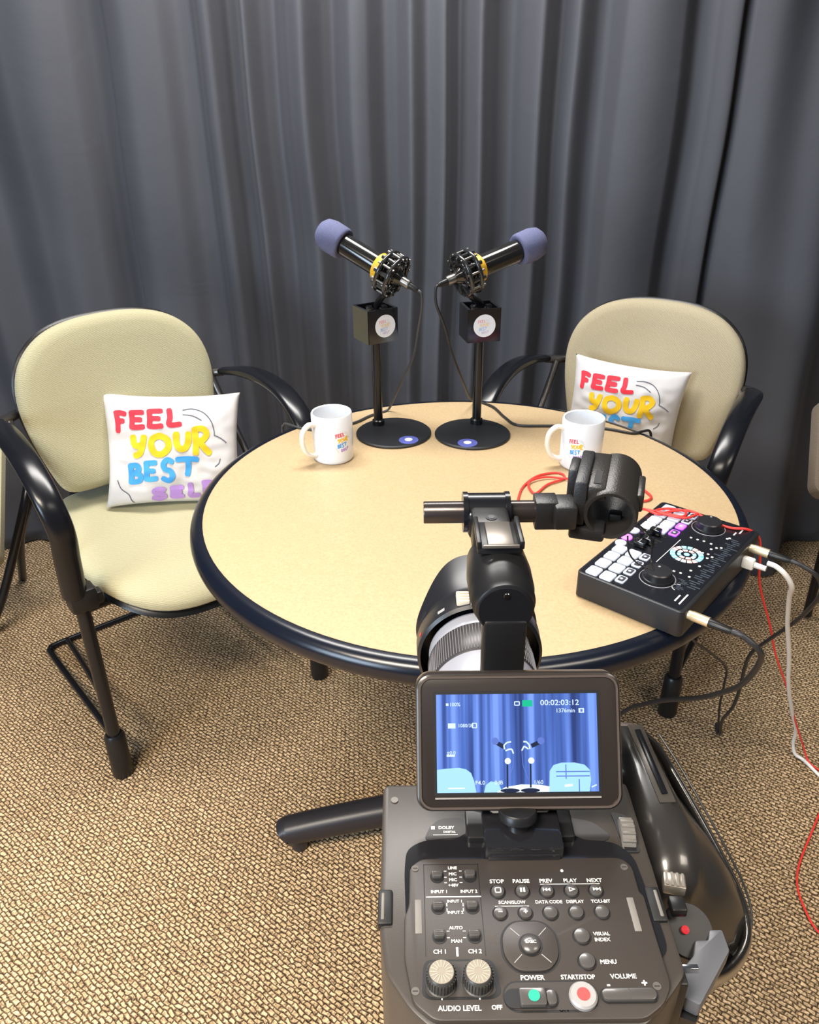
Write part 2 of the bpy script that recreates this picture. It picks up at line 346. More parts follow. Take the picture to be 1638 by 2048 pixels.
LEGM = mat('charcoal_powder_coat', (.020, .018, .022), .4, noise_amt=.1, noise_scale=500, bump=.3)
a0 = radians(186)
OC = V((0, -.11, 0))
for q in range(4):
    bm = BM(); ang = a0+q*pi/2; d = V((cos(ang), sin(ang), 0)); side = V((-sin(ang), cos(ang), 0))
    sweep(bm, [OC+d*.03+V((0, 0, .090)), OC+d*.15+V((0, 0, .080)), OC+d*.27+V((0, 0, .064)), OC+d*.352+V((0, 0, .050)), OC+d*.360+V((0, 0, .048))], side, lambda t: (.031-.004*t if t < .98 else .021, .030-.004*t if t < .98 else .019), k=6)
    lathe(bm, [(.0, .0), (.017, .0), (.018, .012), (.016, .045)], 20, M=Matrix.Translation(OC+d*.338), cap0=False)
    obj('foot_arm', bm, LEGM, tb, angle=50)

# ================================================================== CHAIRS
def chair_outline_back():
    half = [(.940, .0), (.9385, .05), (.932, .10), (.918, .145), (.895, .182), (.862, .212), (.82, .230), (.77, .236), (.71, .230), (.65, .217), (.60, .203), (.57, .190), (.554, .170), (.548, .13), (.546, .07), (.546, 0)]
    pts = [(w_, z) for z, w_ in half]
    full = pts+[(-a, b) for a, b in pts[-2:0:-1]]
    P = catmull([V((a, b, 0)) for a, b in full+[full[0]]], 3)[:-1]
    return [(p.x, p.y-.75) for p in P]
def back_map(a, b, h):
    a = a*.98+.014; z = .742+b*.98; yy = .392+(z-.75)*.17-.028*((a-.014)/.23)**2-.012*(1-((z-.74)/.2)**2)*-1
    return V((a, yy-h, z))
def chair_seat_outline():
    half = [(-.082, 0), (-.080, .06), (-.068, .12), (-.040, .168), (.01, .205), (.08, .224), (.16, .228), (.25, .222), (.33, .210), (.385, .195), (.42, .165), (.432, .11), (.436, 0)]
    pts = [(w_, y) for y, w_ in half]; full = pts+[(-a, b) for a, b in pts[-2:0:-1]]
    P = catmull([V((a, b, 0)) for a, b in full+[full[0]]], 3)[:-1]
    return [(p.x, p.y-.18) for p in P]
def seat_map(a, b, h):
    y = .18+b; z = .452+.04*max(0, (y-.15)/.3)**1.5-.035*max(0, (.06-y)/.14)**2+.012*(a/.22)**2
    return V((a, y, z+h))
def make_chair(label, M, fab):
    t = empty('armchair', M, label, 'chair', 'armchairs with pillows at the round table')
    bm = BM(); pad(bm, chair_outline_back(), .044, .008, back_map); obj('backrest', bm, fab, t, angle=180)
    bm = BM(); pad(bm, [(a*1.005, b*1.005) for a, b in chair_outline_back()], .02, .0, lambda a, b, h: back_map(a, b, h-.02)); obj('backrest_shell', bm, BLACK, t, angle=60)
    bm = BM(); pad(bm, chair_seat_outline(), .05, .006, seat_map); obj('seat', bm, fab, t, angle=180)
    bm = BM(); pad(bm, [(a*.97, b*.97) for a, b in chair_seat_outline()], .03, .0, lambda a, b, h: seat_map(a, b, h-.03)); obj('seat_shell', bm, BLACK, t, angle=60)
    bm = BM()   # bracket joining seat and back
    sweep(bm, [(0, .30, .42), (0, .42, .44), (0, .462, .50), (0, .452, .60), (0, .455, .70)], (1, 0, 0), lambda t_: (.15-.03*t_, .008), k=6); obj('back_bracket', bm, BLACK, t)
    bm = BM(); tube(bm, [(-.262, .02, .44), (-.2, .05, .425), (.2, .05, .425), (.262, .02, .44)], .011); tube(bm, [(-.262, .0, .43), (-.2, .30, .425), (.2, .30, .425), (.262, .0, .43)], .010, k=4); obj('seat_frame', bm, SATIN, t)
    for s in (-1, 1):
        x = .268*s
        bm = BM(); tube(bm, [(x, 0, .10), (x*1.0, 0, .5)], .0145, k=1, n=16); obj('leg', bm, SATIN, t)
        bm = BM(); lathe(bm, [(.0215, .0), (.0235, .006), (.0225, .115), (.018, .122)], 20, M=Matrix.Translation((x, 0, 0))); obj('foot_sleeve', bm, BLACK, t)
        bm = BM(); xa = .276*s
        sweep(bm, [(x*.945, .385, .745), (xa, .345, .752), (xa*1.02, .26, .770), (xa*1.03, .16, .775), (xa*1.03, .07, .758), (xa*1.02, .0, .712), (xa, -.022, .65), (xa, -.012, .58), (xa, -.002, .50)], (1, 0, 0),
              lambda q: ((.013+.013*min(1, q*4)) if q < .5 else .026-.004*(q-.5), .008+.004*min(1, q*3)+(.010*max(0, q-.6)/.4)), k=7, n=18)
        obj('armrest', bm, SATIN, t, angle=70)
        bm = BM(); box(bm, (x*.985, -.0, .485), (.056, .044, .05), bev=.008); box(bm, (x*.89, .0, .478), (.03, .03, .028), bev=.006); obj('arm_socket', bm, BLACK, t)
        bm = BM(); tube(bm, [(x*.90, .375, .742), (x*.93, .33, .665), (x*.93, .23, .56), (x*.9, .12, .45)], .0085, k=5, n=10)
        tube(bm, [(x*.80, .41, .742), (x*.90, .385, .744), (x*1.0, .36, .748)], .011, k=3); obj('arm_strut', bm, mat('brushed_dark_steel', (.16, .15, .15), .3, metal=.9), t)
    def loop(o=0):
        w_ = .268-.0
        return
    bm = BM(); w_ = .262; r = .0085
    tube(bm, [(-w_, .01, .10), (-w_, .05, .078), (-w_, .30, .04), (-w_, .53, .012), (-w_+.006, .557, .009), (-w_+.035, .570, .009), (0, .570, .009), (w_-.035, .570, .009), (w_-.006, .557, .009), (w_, .53, .012), (w_, .30, .04), (w_, .05, .078), (w_, .01, .10)], r, k=5, n=10)
    for s in (-1, 1): tube(bm, [(s*(w_-.055), .565, .012), (s*(w_-.035), .3, .075), (s*(w_-.004), .02, .16)], .0075, k=5, n=10)
    obj('base_loop', bm, SATIN, t)
    return t
angL = math.atan2(.62127623, .78359164)
chL = make_chair('khaki armchair with a fully visible seat beside the camera side of the table, all its pillow text showing', TR(-.555, .2245, 0, angL), FAB_L)
chL['label'] = 'left of the two khaki armchairs, its seat, front foot and floor bar in view'
angR = -.54294
chR = make_chair('right of the two khaki armchairs, pushed under the table with its seat hidden', TR(.31, .369, 0, angR) @ Matrix.Scale(.975, 4), FAB_R)

# ---- pillows
def pillow(name, label, M, a=.165, T=.052, b=.135, seed=0, lh=1.0):
    t = empty(name, M, label, 'pillow', 'white lettered throw pillows')
    def S(u, v, side=1):   # u,v in -1..1 -> local x, z(up) and y (-front)
        e = .075
        x = a*u*(1-e*(1-abs(v)**2.2)*abs(u)); z = b*v*(1-e*(1-abs(u)**2.2)*abs(v))
        f = max(0, (1-u*u))*max(0, (1-v*v)); h = T*f**.42
        h += .0045*noise.noise(V((u*2.2+seed, v*3.1, side)))*f**.3+.003*noise.noise(V((u*5+v*3, v*6-u*2+seed, 4)))*min(1, f*3)
        h += .004*sin(9*(v*.5-u*.9)+2)*math.exp(-((v+.75)**2)/.15)*f**.4
        return V((x, -side*max(h, 0)-side*.0008, z))
    bm = BM(); n = 56
    for side in (1, -1):
        R = [[bm.verts.new(S(-1+2*i/n, -1+2*j/n, side)) for i in range(n+1)] for j in range(n+1)]
        for j in range(n):
            for i in range(n): bm.faces.new((R[j][i], R[j][i+1], R[j+1][i+1], R[j+1][i]))
    bmesh.ops.remove_doubles(bm, verts=bm.verts[:], dist=.0018)
    obj('pillow_case', bm, PILLOWM, t, angle=100)
    bm = BM(); order = {'red': 0, 'yellow': 1, 'blue': 2, 'purple': 3, 'grey': 4}
    def surf(x, y, q=0):
        u = max(-.99, min(.99, x/a)); v = max(-.985, min(.99, y/b)); p = S(u, v, 1); p.y -= .0010+q; return p
    logo(bm, surf, order, -a, b-2*b*lh, 2*a, 2*b*lh, brush=.041, k=6)
    lt = obj('printed_lettering', bm, [INK[c] for c in ('red', 'yellow', 'blue', 'purple', 'grey')], t, smooth=True)
    return t
# pillow poses: stand on the seat, lean on the back
F_L = V((sin(angL), -cos(angL), 0))
pillow('throw_pillow', 'white pillow showing four lettered lines, standing on the left khaki armchair',
       TR(-.555, .2245, 0, angL) @ TR(.078, .275, .617, radians(-26), radians(-22), radians(5)), a=.159, b=.135, seed=1)
pillow('throw_pillow', 'white lettered pillow leaning in the right armchair, lower lines hidden by table and mug',
       TR(.31, .369, 0, angR) @ TR(-.022, .295, .640, radians(8), radians(-6), radians(3)), a=.142, b=.130, seed=5, lh=.84)

# ---- partly seen neighbouring chairs at both picture edges
def edge_chair(label, P0, P1, out, legs, fab):
    "tilted upholstered panel whose inner edge runs P0-P1, carried by black tube legs"
    o0 = V((P1[0], P1[1], 0)); t = empty('side_chair', Matrix.Translation(o0), label, 'chair'); P0, P1 = V(P0)-o0, V(P1)-o0
    y = (P0-P1); h = y.length; y.normalize(); x = V((out, 0, 0)); z = x.cross(y).normalized(); x = y.cross(z)
    M = Matrix(((x.x, y.x, z.x, P1.x), (x.y, y.y, z.y, P1.y), (x.z, y.z, z.z, P1.z), (0, 0, 0, 1)))
    bm = BM(); prism(bm, rrect(.44, h, .03, 5, .22, h/2), -.035, 0, bev=.012, M=M); obj('seat_panel', bm, fab, t)
    for L_ in legs:
        bm = BM(); tube(bm, [V(p)-o0 for p in L_], .0125, k=4); obj('leg', bm, SATIN, t)
    return t
edge_chair('beige chair panel with black legs cut off by the left picture edge', (-1.205, .77, .54), (-1.135, .46, .30), -1,
           [[(-1.15, .70, .42), (-1.165, .66, .35), (-1.249, .594, .121), (-1.31, .56, .010)], [(-1.16, .72, .38), (-1.22, .72, .25), (-1.33, .86, .012)],
            [(-1.60, .70, .42), (-1.62, .60, .010)], [(-1.60, .72, .38), (-1.62, .95, .012)]], FAB_L)
edge_chair('brown chair panel cut off by the right picture edge in front of the curtain end', (.918, .605, .69), (.868, .43, .51), 1,
           [[(1.0, .50, .53), (1.02, .49, .38), (1.05, .50, .012)], [(1.0, .55, .53), (1.05, .62, .012)], [(1.28, .50, .53), (1.30, .50, .012)], [(1.28, .56, .53), (1.32, .70, .012)]],
           fabric_mat('brown_weave', (.22, .175, .135), (.17, .135, .10)))

# ================================================================== MUGS
def mug(label, M, hand_ang, logo_ang):
    t = empty('mug', M, label, 'mug', 'white printed mugs on the round table')
    r, h = .0395, .097
    bm = BM(); lathe(bm, [(.030, .0015), (.032, 0), (.035, 0), (r-.001, .003), (r, .008), (r, h-.002), (r-.0015, h), (r-.004, h-.0015), (r-.0045, .010), (r-.012, .006), (.0, .006)], 56, cap1=False, cap0=True); obj('cup', bm, CERAMIC, t, angle=50)
    ca, sa = cos(hand_ang), sin(hand_ang); bm = BM(); d = V((ca, sa, 0))
    sweep(bm, [d*(r-.003)+V((0, 0, .078)), d*(r+.012)+V((0, 0, .082)), d*(r+.026)+V((0, 0, .070)), d*(r+.029)+V((0, 0, .048)), d*(r+.022)+V((0, 0, .028)), d*(r+.008)+V((0, 0, .018)), d*(r-.003)+V((0, 0, .018))], (-sa, ca, 0), lambda q: (.0065, .0042), k=6, n=14)
    obj('handle', bm, HANDLE_CER, t, angle=180)
    bm = BM()
    def surf(x, y, q=0):
        a = logo_ang+x/r; rr = r+.0005+q; return V((rr*cos(a), rr*sin(a), y))
    logo(bm, surf, {'red': 0, 'yellow': 1, 'blue': 2, 'purple': 3, 'grey': 4}, -.020, .026, .037, .046, brush=.042, k=3, lift=.00001)
    obj('printed_logo', bm, [INK[c] for c in ('red', 'yellow', 'blue', 'purple', 'grey')], t)
mug('white mug beside the left microphone base, near the left chair', TR(-.2495, .165, ZT), radians(218), radians(-52))
mug('white mug in front of the right chair, partly behind the microphone holder of the camcorder', TR(.226, .122, ZT), radians(190), radians(-112))

# ================================================================== MICROPHONES
def mic_stand(label, base, pole, box_rot, rear, tip, drop):
    "desk stand with its block; the microphone in its shock mount is a separate thing"
    t = empty('microphone_stand', TR(base[0], base[1], ZT), label, 'microphone stand', 'desk microphone stands')
    W = lambda p: V(p)-V((base[0], base[1], ZT))
    bm = BM(); lathe(bm, [(.0765, .0), (.0785, .0015), (.0785, .004), (.076, .006), (.0, .0065)], 64, cap1=False); obj('base_plate', bm, mat('matt_black_base', (.012, .013, .016), .45, noise_amt=.2, noise_scale=400, bump=.2), t)
    px, py = pole[0]-base[0], pole[1]-base[1]
    bm = BM(); lathe(bm, [(.013, .006), (.013, .016), (.0095, .018), (.0095, .196)], 24, M=Matrix.Translation((px, py, 0))); obj('pole', bm, SATIN, t)
    B = TR(px, py, .225, box_rot); s = .031
    bm = BM()
    for sx, sy, w_, d_ in ((0, -s, 2*s, .003), (0, s, 2*s, .003), (-s, 0, .003, 2*s), (s, 0, .003, 2*s)): box(bm, (sx, sy, 0), (w_+.003, d_, .066), M=B)
    box(bm, (0, 0, -.031), (2*s, 2*s, .004), M=B); cube = obj('mic_flag', bm, GLOSS, t, smooth=False)
    return t, B, px, py
def sticker(t, B, s, off):
    bm = BM(); lathe(bm, [(.0225, 0), (.0225, .0006), (.0, .0006)], 40, M=B @ TR(off, -s-.0018, 0, 0, radians(90)), cap1=False); st = obj('round_sticker', bm, mat('white_sticker', (.86, .87, .92), .5), t)
    bm = BM(); S_ = B @ TR(off, -s-.0027, 0, 0, radians(90))
    logo(bm, lambda x, y, q=0: S_ @ V((x, y, q)), {'red': 0, 'yellow': 1, 'blue': 2, 'purple': 3, 'grey': 4}, -.0165, -.0165, .032, .033, brush=.034, k=3, lift=.00001)
    pale = [mat('pale_'+c, tuple(.55*x+.4 for x in INK[c].node_tree.nodes['Principled BSDF'].inputs['Base Color'].default_value[:3]), .6) for c in ('red', 'yellow', 'blue', 'purple', 'grey')]
    obj('sticker_print', bm, pale, st)
def badge(t, x, y):
    bm = BM(); prism(bm, circ(.020, 32, x, y), .0055, .0069); b = obj('base_badge', bm, mat('blue_badge', (.10, .12, .42), .35, noise_amt=.3, noise_scale=90), t)
    bm = BM(); prism(bm, circ(.008, 20, x, y+.001), .0069, .0073); obj('badge_emblem', bm, mat('badge_white', (.8, .75, .85), .4), b)
def microphone(label, root, rear, tip, yaw_sign, stand_top, mountc):
    rear, tip = V(rear), V(tip); d = (tip-rear).normalized(); L_ = (tip-rear).length
    M = axis_M(rear, d); t = empty('microphone', M, label, 'microphone', 'condenser microphones in shock mounts')
    bm = BM(); lathe(bm, [(.010, -.012), (.012, -.008), (.0205, .006), (.0215, .012), (.0215, L_-.045)], 32); obj('body', bm, mat('mic_black_lacquer', (.012, .011, .010), .18, coat=.5), t)
    bm = BM(); lathe(bm, [(.0235, .032), (.0265, .034), (.0268, .044), (.0235, .047)], 32, cap0=False, cap1=False); obj('yellow_band', bm, YELLOW, t)
    bm = BM(); z = L_; lathe(bm, [(.0225, z-.055), (.0285, z-.056), (.0310, z-.05), (.0315, z-.022), (.028, z-.007), (.020, z+.001), (.010, z+.0045), (0, z+.005)], 32, cap1=False); obj('foam_windscreen', bm, FOAM, t, angle=100)
    # shock mount: two rings, cross pins and elastic hooks
    bm = BM()
    torus(bm, .0395, .0042, TR(0, 0, .002)); torus(bm, .0395, .0042, TR(0, 0, .024)); torus(bm, .0255, .0028, TR(0, 0, .002)); torus(bm, .0255, .0028, TR(0, 0, .028))
    for k in range(8):
        a = k*pi/4+.2; c, s = cos(a), sin(a)
        tube(bm, [(c*.036, s*.036, -.004), (c*.036, s*.036, .034)], .0042, k=1, n=8)
        box(bm, (0, 0, 0), (.014, .006, .009), M=TR(c*.031, s*.031, -.001, a), bev=.001)
    sh = obj('shock_mount', bm, mat('black_chromed_mount', (.03, .03, .032), .2, metal=.3, coat=.5), t)
    bm = BM()
    for k in range(8):
        a = k*pi/4+.59; c, s = cos(a), sin(a); tube(bm, [(c*.040, s*.040, -.004), (c*.040, s*.040, .032)], .0022, k=1, n=8)
    obj('mount_pin', bm, mat('pin_steel', (.22, .21, .20), .3, metal=.9), sh)
    bm = BM(); lathe(bm, [(.0085, -.030), (.0095, -.027), (.0095, -.012)], 20); pg = obj('plug', bm, mat('plug_steel', (.24, .23, .22), .3, metal=.9), t)
    bm = BM(); lathe(bm, [(.0035, -.050), (.0055, -.046), (.0065, -.030)], 16); obj('plug_boot', bm, BLACK, pg)
    # swivel down to the stand
    Mi = M.inverted(); st = V(stand_top); bm = BM(); low = Mi @ st; mid = Mi @ (st+V((0, 0, .03)))
    bot = (M.to_3x3().inverted() @ V((0, 0, -1))); bot.z = 0; bot.normalize()
    att = bot*.037+V((0, 0, .014))
    tube(bm, [low, mid, att+bot*.012, att], .0062, k=5, n=12); sw = obj('swivel', bm, BLACK, t)
    bm = BM(); Mm = axis_M(Mi @ (st+V((0, 0, .020))), Mi.to_3x3() @ V((1, .15, 0)))
    lathe(bm, [(.009, -.022), (.011, -.018), (.011, -.010), (.006, -.009), (.006, .009), (.011, .010), (.011, .018), (.008, .022)], 16, M=Mm); obj('tilt_knob', bm, BLACK, sw)
    return t
YL = .319
tL, B, px, py = mic_stand('left black microphone stand next to the mug, its block turned to show a grey side', (-.133, .279), (-.166, YL), radians(31), None, None, None)
sticker(tL, B, .031, .004); badge(tL, .031, -.047)
bm = BM(); box(bm, (-.0331, 0, 0), (.0008, .058, .058), M=B); obj('side_label', bm, mat('grey_label', (.17, .165, .14), .6, noise_amt=.15, noise_scale=60), tL)
bm = BM(); tube(bm, [(px, py, .196), (px, py, .228)], .007, k=1); box(bm, (px, py, .215), (.02, .02, .03), bev=.002); obj('pole_top', bm, SATIN, tL)
tR, B, px2, py2 = mic_stand('right black microphone stand, its block facing the camera squarely', (.031, .269), (.043, YL), radians(12), None, None, None)
sticker(tR, B, .031, .0); badge(tR, -.014, -.055)
bm = BM(); tube(bm, [(px2, py2, .196), (px2, py2, .228)], .007, k=1); box(bm, (px2, py2, .215), (.02, .02, .03), bev=.002); obj('pole_top', bm, SATIN, tR)
microphone('microphone with blue-grey foam tip pointing up towards the left chair', None, (-.121, .289, 1.060), (-.268, .37, 1.134), -1, (-.163, .322, .968), None)
microphone('microphone with blue-grey foam tip pointing up towards the right chair', None, (.000, .285, 1.063), (.163, .365, 1.112), 1, (.045, .322, .968), None)
def cable(name, label, P, r, m, group=None, k=8):
    bm = BM(); tube(bm, P, r, k=k, n=8); o = obj(name, bm, m, angle=180); tag(o, label, 'cable', group); return o
CB = mat('black_cable_jacket', (.02, .02, .022), .45)
cable('microphone_cable', 'thin black cable arching down from the left microphone and behind the left mug', [(-.121+.0392, .289-.0216, 1.060-.0197), (-.0745, .2635, 1.034), (-.0745, .268, 1.005), (-.081, .28, .96), (-.090, .31, .90), (-.114, .36, .83), (-.137, .402, .765), (-.150, .405, .7435), (-.186, .374, .7435), (-.219, .334, .7435), (-.279, .297, .7435), (-.333, .310, .7435), (-.358, .328, .7435), (-.372, .339, .738), (-.376, .342, .70), (-.37, .335, .45)], .0026, mat('grey_black_cable', (.05, .05, .055), .4), 'microphone cables')
cable('microphone_cable', 'thin black cable from the right microphone running behind the right mug to the table edge', [(.000-.0416, .285-.0204, 1.063-.0125), (-.0475, .2615, 1.044), (-.046, .262, 1.014), (-.030, .27, .97), (-.012, .30, .905), (.013, .35, .832), (.036, .42, .765), (.055, .455, .7435), (.088, .42, .7435), (.108, .356, .7435), (.130, .312, .7435), (.188, .306, .7435), (.251, .304, .7435), (.316, .286, .7435), (.362, .262, .7435), (.385, .270, .7435), (.402, .281, .7405), (.410, .287, .725), (.411, .288, .69), (.40, .28, .45)], .0028, CB, 'microphone cables')

# ================================================================== AUDIO MIXER
MXM = TR(.133, -.319, ZT, radians(48.998))      # x = long side, -y = towards the table edge
mx = empty('audio_mixer', MXM, 'black podcast mixer with glowing pads standing at the table edge', 'audio mixer')
def q2(u, v): return (u/1000, -v/1000)          # mm along the long side / across
HM = .042
bm = BM(); prism(bm, rrect(.276, .160, .008, 5, .138, -.080), .003, HM, bev=.0015); obj('housing', bm, mat('mixer_black', (.012, .012, .014), .38, noise_amt=.15, noise_scale=600, bump=.2), mx)
bm = BM(); prism(bm, rrect(.268, .150, .006, 5, .138, -.078), HM, HM+.0006); obj('top_panel', bm, mat('mixer_panel', (.008, .009, .013), .25), mx)
bm = BM()
for x in (.02, .256):
    for y in (-.02, -.14): bm = BM(); prism(bm, circ(.008, 16, x, y), 0, .004); obj('rubber_foot', bm, RUBBER, mx)
PADL = mat('lit_white_pad', (.50, .53, .60), .5, emit=(.72, .80, 1.0), estr=.16)
PURP = mat('lit_purple_pad', (.4, .1, .8), .4, emit=(.35, .05, 1.0), estr=1.6)
MAG = mat('lit_magenta_pad', (.7, .2, .8), .4, emit=(.6, .08, 1.0), estr=1.2)
PINK = mat('lit_pink_pad', (.8, .4, .5), .4, emit=(1, .25, .35), estr=.5)
pads = [(u, v, PADL) for u in (15, 41.5, 66.5, 91) for v in (20, 41.5)]+[(u, v, PADL) for u in (182.5, 205, 230, 254) for v in (20, 41.5)]
for i, (u, v, m) in enumerate(pads):
    bm = BM(); x, y = q2(u, v); prism(bm, rrect(.0215, .0185, .0035, 4, x, y), HM, HM+.0032, bev=.001); obj('sound_pad', bm, m, mx)
for i, (u, v) in enumerate([(20, 59.5), (45, 59.2), (70, 58.8), (94.5, 58.5), (187, 60.5), (212, 60), (234, 60), (255, 60.5)]):
    bm = BM(); x, y = q2(u, v); m = PADL if i not in (4, 5) else PURP
    prism(bm, rrect(.0175, .0135, .003, 4, x, y), HM, HM+.0026, bev=.0008); b = obj('mode_button', bm, m, mx)
    bm = BM(); prism(bm, rrect(.0125, .0085, .002, 4, x, y-.0008), HM+.0026, HM+.0029); prism(bm, rrect(.004, .004, .001, 2, x, y), HM+.0029, HM+.0031, mi=1); obj('button_icon', bm, [mat('icon_dark', (.05, .05, .07), .4) if i != 5 else MAG, PADL], b)
for i, (u, v) in enumerate([(109, 12), (130, 11), (155, 10.5), (108, -200)]):
    if v < 0: continue
    bm = BM(); x, y = q2(u, v); prism(bm, circ(.0085, 24, x, y), HM, HM+.003, bev=.001); obj('round_button', bm, MAG if i == 1 else PADL, mx)
for i, (u, v) in enumerate([(118, 34), (134, 34), (150, 34), (166, 34)]):   # glossy sliders
    bm = BM(); x, y = q2(u, v); box(bm, (x, y-.004, HM+.0008), (.0035, .040, .0006)); f = obj('fader_track', bm, DARK, mx)
    bm = BM(); box(bm, (x, y-.004-.006*sin(i*2.2), HM+.0065), (.0115, .017, .010), bev=.002); box(bm, (x, y-.004-.006*sin(i*2.2), HM+.0118), (.009, .0012, .0004), mi=1); obj('fader_cap', bm, [GLOSS, GREYINK], f)
for (u, v) in ((56, 96), (236, 94)):
    x, y = q2(u, v); bm = BM(); M_ = TR(x, y, HM+.0006)
    lathe(bm, [(.0215, 0), (.0215, .003), (.0195, .0035), (.0185, .012), (.0170, .0135), (.0, .0138)], 48, M=M_, cap1=False); kn = obj('jog_knob', bm, mat('knob_black', (.014, .014, .017), .35), mx)
    bm = BM(); torus(bm, .0245, .0006, TR(x, y, HM+.0008), 60, 6); prism(bm, circ(.0018, 14, x+.012*(1 if u > 100 else .7), y+.003), HM+.0142, HM+.0146); obj('knob_ring', bm, mat('ring_grey', (.32, .32, .34), .35), kn)
# round light display: coloured arcs
CY = mat('lit_cyan', (.3, .7, .9), .4, emit=(.15, .62, .95), estr=.9); PK = mat('lit_salmon', (.9, .5, .45), .4, emit=(.95, .45, .42), estr=.55); WH = mat('lit_ice', (.8, .9, .9), .4, emit=(.7, .95, .95), estr=.6)
def arc_seg(bm, cx, cy, r0, r1, a0, a1, z, mi):
    n = 8; P = [(cx+r1*cos(a0+(a1-a0)*i/n), cy+r1*sin(a0+(a1-a0)*i/n)) for i in range(n+1)]+[(cx+r0*cos(a1+(a0-a1)*i/n), cy+r0*sin(a1+(a0-a1)*i/n)) for i in range(n+1)]
    prism(bm, P, z, z+.0004, mi=mi)
bm = BM(); cx, cy = q2(141, 101)
for k in range(16):
    a = k*pi/8; c = [0, 0, 1, 1, 0, 0, 0, 2, 2, 1, 1, 0, 0, 0, 2, 1][k]; arc_seg(bm, cx, cy, .0165, .0235, a+.04, a+pi/8-.04, HM+.0007, c)
for k in range(8):
    a = k*pi/4+.2; arc_seg(bm, cx, cy, .0085, .0135, a+.08, a+pi/4-.1, HM+.0007, [1, 2, 0, 1, 1, 2, 0, 1][k])
prism(bm, circ(.004, 20, cx, cy), HM+.0007, HM+.0011, mi=0); obj('round_display', bm, [CY, PK, WH], mx)
bm = BM()
for u, v in [(86.2, 85.4), (86.1, 96), (86.9, 106), (88.3, 115.3), (191.1, 85.7), (191.8, 95.6), (193.3, 104.9), (192.5, 116.2), (103.4, 123.5), (161.4, 124.7), (157.3, 132.2), (146.7, 121.5), (122.2, 128.3), (222.1, 128.9), (226, 131), (177.9, 122.3), (186, 127.1), (190.6, 132.4), (86.7, 128.7), (150, 128), (160, 117)]:
    x, y = q2(u, v); bm = BM(); prism(bm, rrect(.0036, .0036, .0014, 3, x, y), HM+.0006, HM+.0011); obj('indicator', bm, WHITEINK, mx)
bm = BM()
for i in range(30):
    x, y = q2(62+i*5.6, 142+4*sin(i*1.9)); box(bm, (x, y, HM+.0008), (.0016, .012+.004*sin(i*2.7), .0004))
    x, y = q2(48+i*3.2, 127+4*sin(i*1.3)); (i < 9) and box(bm, (x, y, HM+.0008), (.0009, .010, .0004))
obj('level_scale', bm, mat('slit_blue_grey', (.06, .075, .10), .4), mx)
bm = BM(); RZ = radians(90)
for u, v, l_ in ((28, 138, .017), (30, 145.5, .028), (244, 132, .010), (256, 137, .014)):   # unreadable print
    x, y = q2(u, v); box(bm, (x, y, HM+.0008), (l_, .0022, .0003))
x, y = q2(135, 76); box(bm, (x, y, HM+.0007), (.082, .0010, .0002)); x, y = q2(52, 128); torus(bm, .008, .0004, TR(x, y, HM+.0006), 20, 5, arc=(0, 3))
obj('panel_lettering', bm, WHITEINK, mx)
Mw = lambda u, v, z: MXM @ V((u/1000, -v/1000, z))
def jack(u, col, boot, label, cat_name, length=.028, elev=.033):
    t = empty('jack_plug', MXM @ TR(u/1000, -.160, elev, 0, radians(90)), label, 'plug', 'plugs in the mixer side')
    bm = BM(); lathe(bm, [(.0045, -.002), (.0062, 0), (.0062, .004), (.0068, .006), (.0068, length)], 20); obj('shell', bm, col, t)
    bm = BM(); lathe(bm, [(.0060, length), (.0064, length+.004), (.0050, length+.026), (.0034, length+.032)], 20); obj('boot', bm, boot, t)
    return MXM @ V((u/1000, -.160-length-.030, elev))
GP = mat('pale_gold_plug', (.85, .72, .48), .3, metal=.7)
e1 = jack(16, GP, BLACK, 'gold jack plug with black boot at the near corner of the mixer', 'x')
e2 = jack(236, GP, BLACK, 'gold jack plug at the far corner of the mixer beside the white plug', 'x')
bm = BM(); box(bm, (0, 0, .008), (.011, .018, .018), bev=.003); lathe(bm, [(.0045, .017), (.0040, .034)], 14)
t = tag(obj('usb_plug', bm, WHITECAB, None, MXM @ TR(.214, -.160, .020, 0, radians(90))), 'white moulded plug at the far corner of the mixer', 'plug'); e3 = MXM @ V((.214, -.194, .030))
JC = 'cables hanging from the mixer'
cable('audio_cable', 'thick black cable from the near mixer plug looping down towards the camcorder monitor', [e1, e1+V((.012, -.010, -.001)), (.342, -.468, .752), (.362, -.430, .695), (.368, -.390, .632), (.369, -.340, .574), (.363, -.280, .51), (.335, -.218, .45), (.318, -.175, .402), (.298, -.136, .35), (.25, -.08, .22), (.18, -.05, .06), (.10, -.05, .006), (-.02, -.1, .006)], .0042, CB, JC)
cable('audio_cable', 'black cable from the far mixer plug curling out right and down to the carpet', [e2, e2+V((.012, -.010, -.001)), (.488, -.304, .757), (.516, -.276, .71), (.531, -.235, .653), (.545, -.179, .583), (.543, -.130, .515), (.538, -.084, .444), (.553, -.043, .373), (.571, -.010, .29), (.588, .033, .2), (.605, .096, .105), (.634, .148, .014), (.640, .165, .006)], .0036, CB, JC)
cable('power_cord', 'thin black cord dropping from under the table edge to the carpet', [(.30, -.10, .70), (.40, -.09, .56), (.422, -.069, .472), (.496, -.005, .381), (.567, .059, .289), (.586, .087, .216), (.607, .127, .122), (.625, .148, .04), (.632, .160, .006), (.640, .19, .005)], .0027, CB, JC)
cable('usb_cable', 'white cable running from the mixer down to the carpet at the right edge', [e3, e3+V((.010, -.0085, -.001)), (.444, -.300, .757), (.462, -.290, .730), (.485, -.250, .685), (.534, -.181, .58), (.588, -.118, .465), (.643, -.052, .336), (.706, .015, .208), (.762, .069, .098), (.775, .085, .045), (.785, .082, .012), (.801, .066, .006), (.82, .01, .005), (.86, -.10, .005), (.95, -.2, .005)], .0040, WHITECAB, JC)
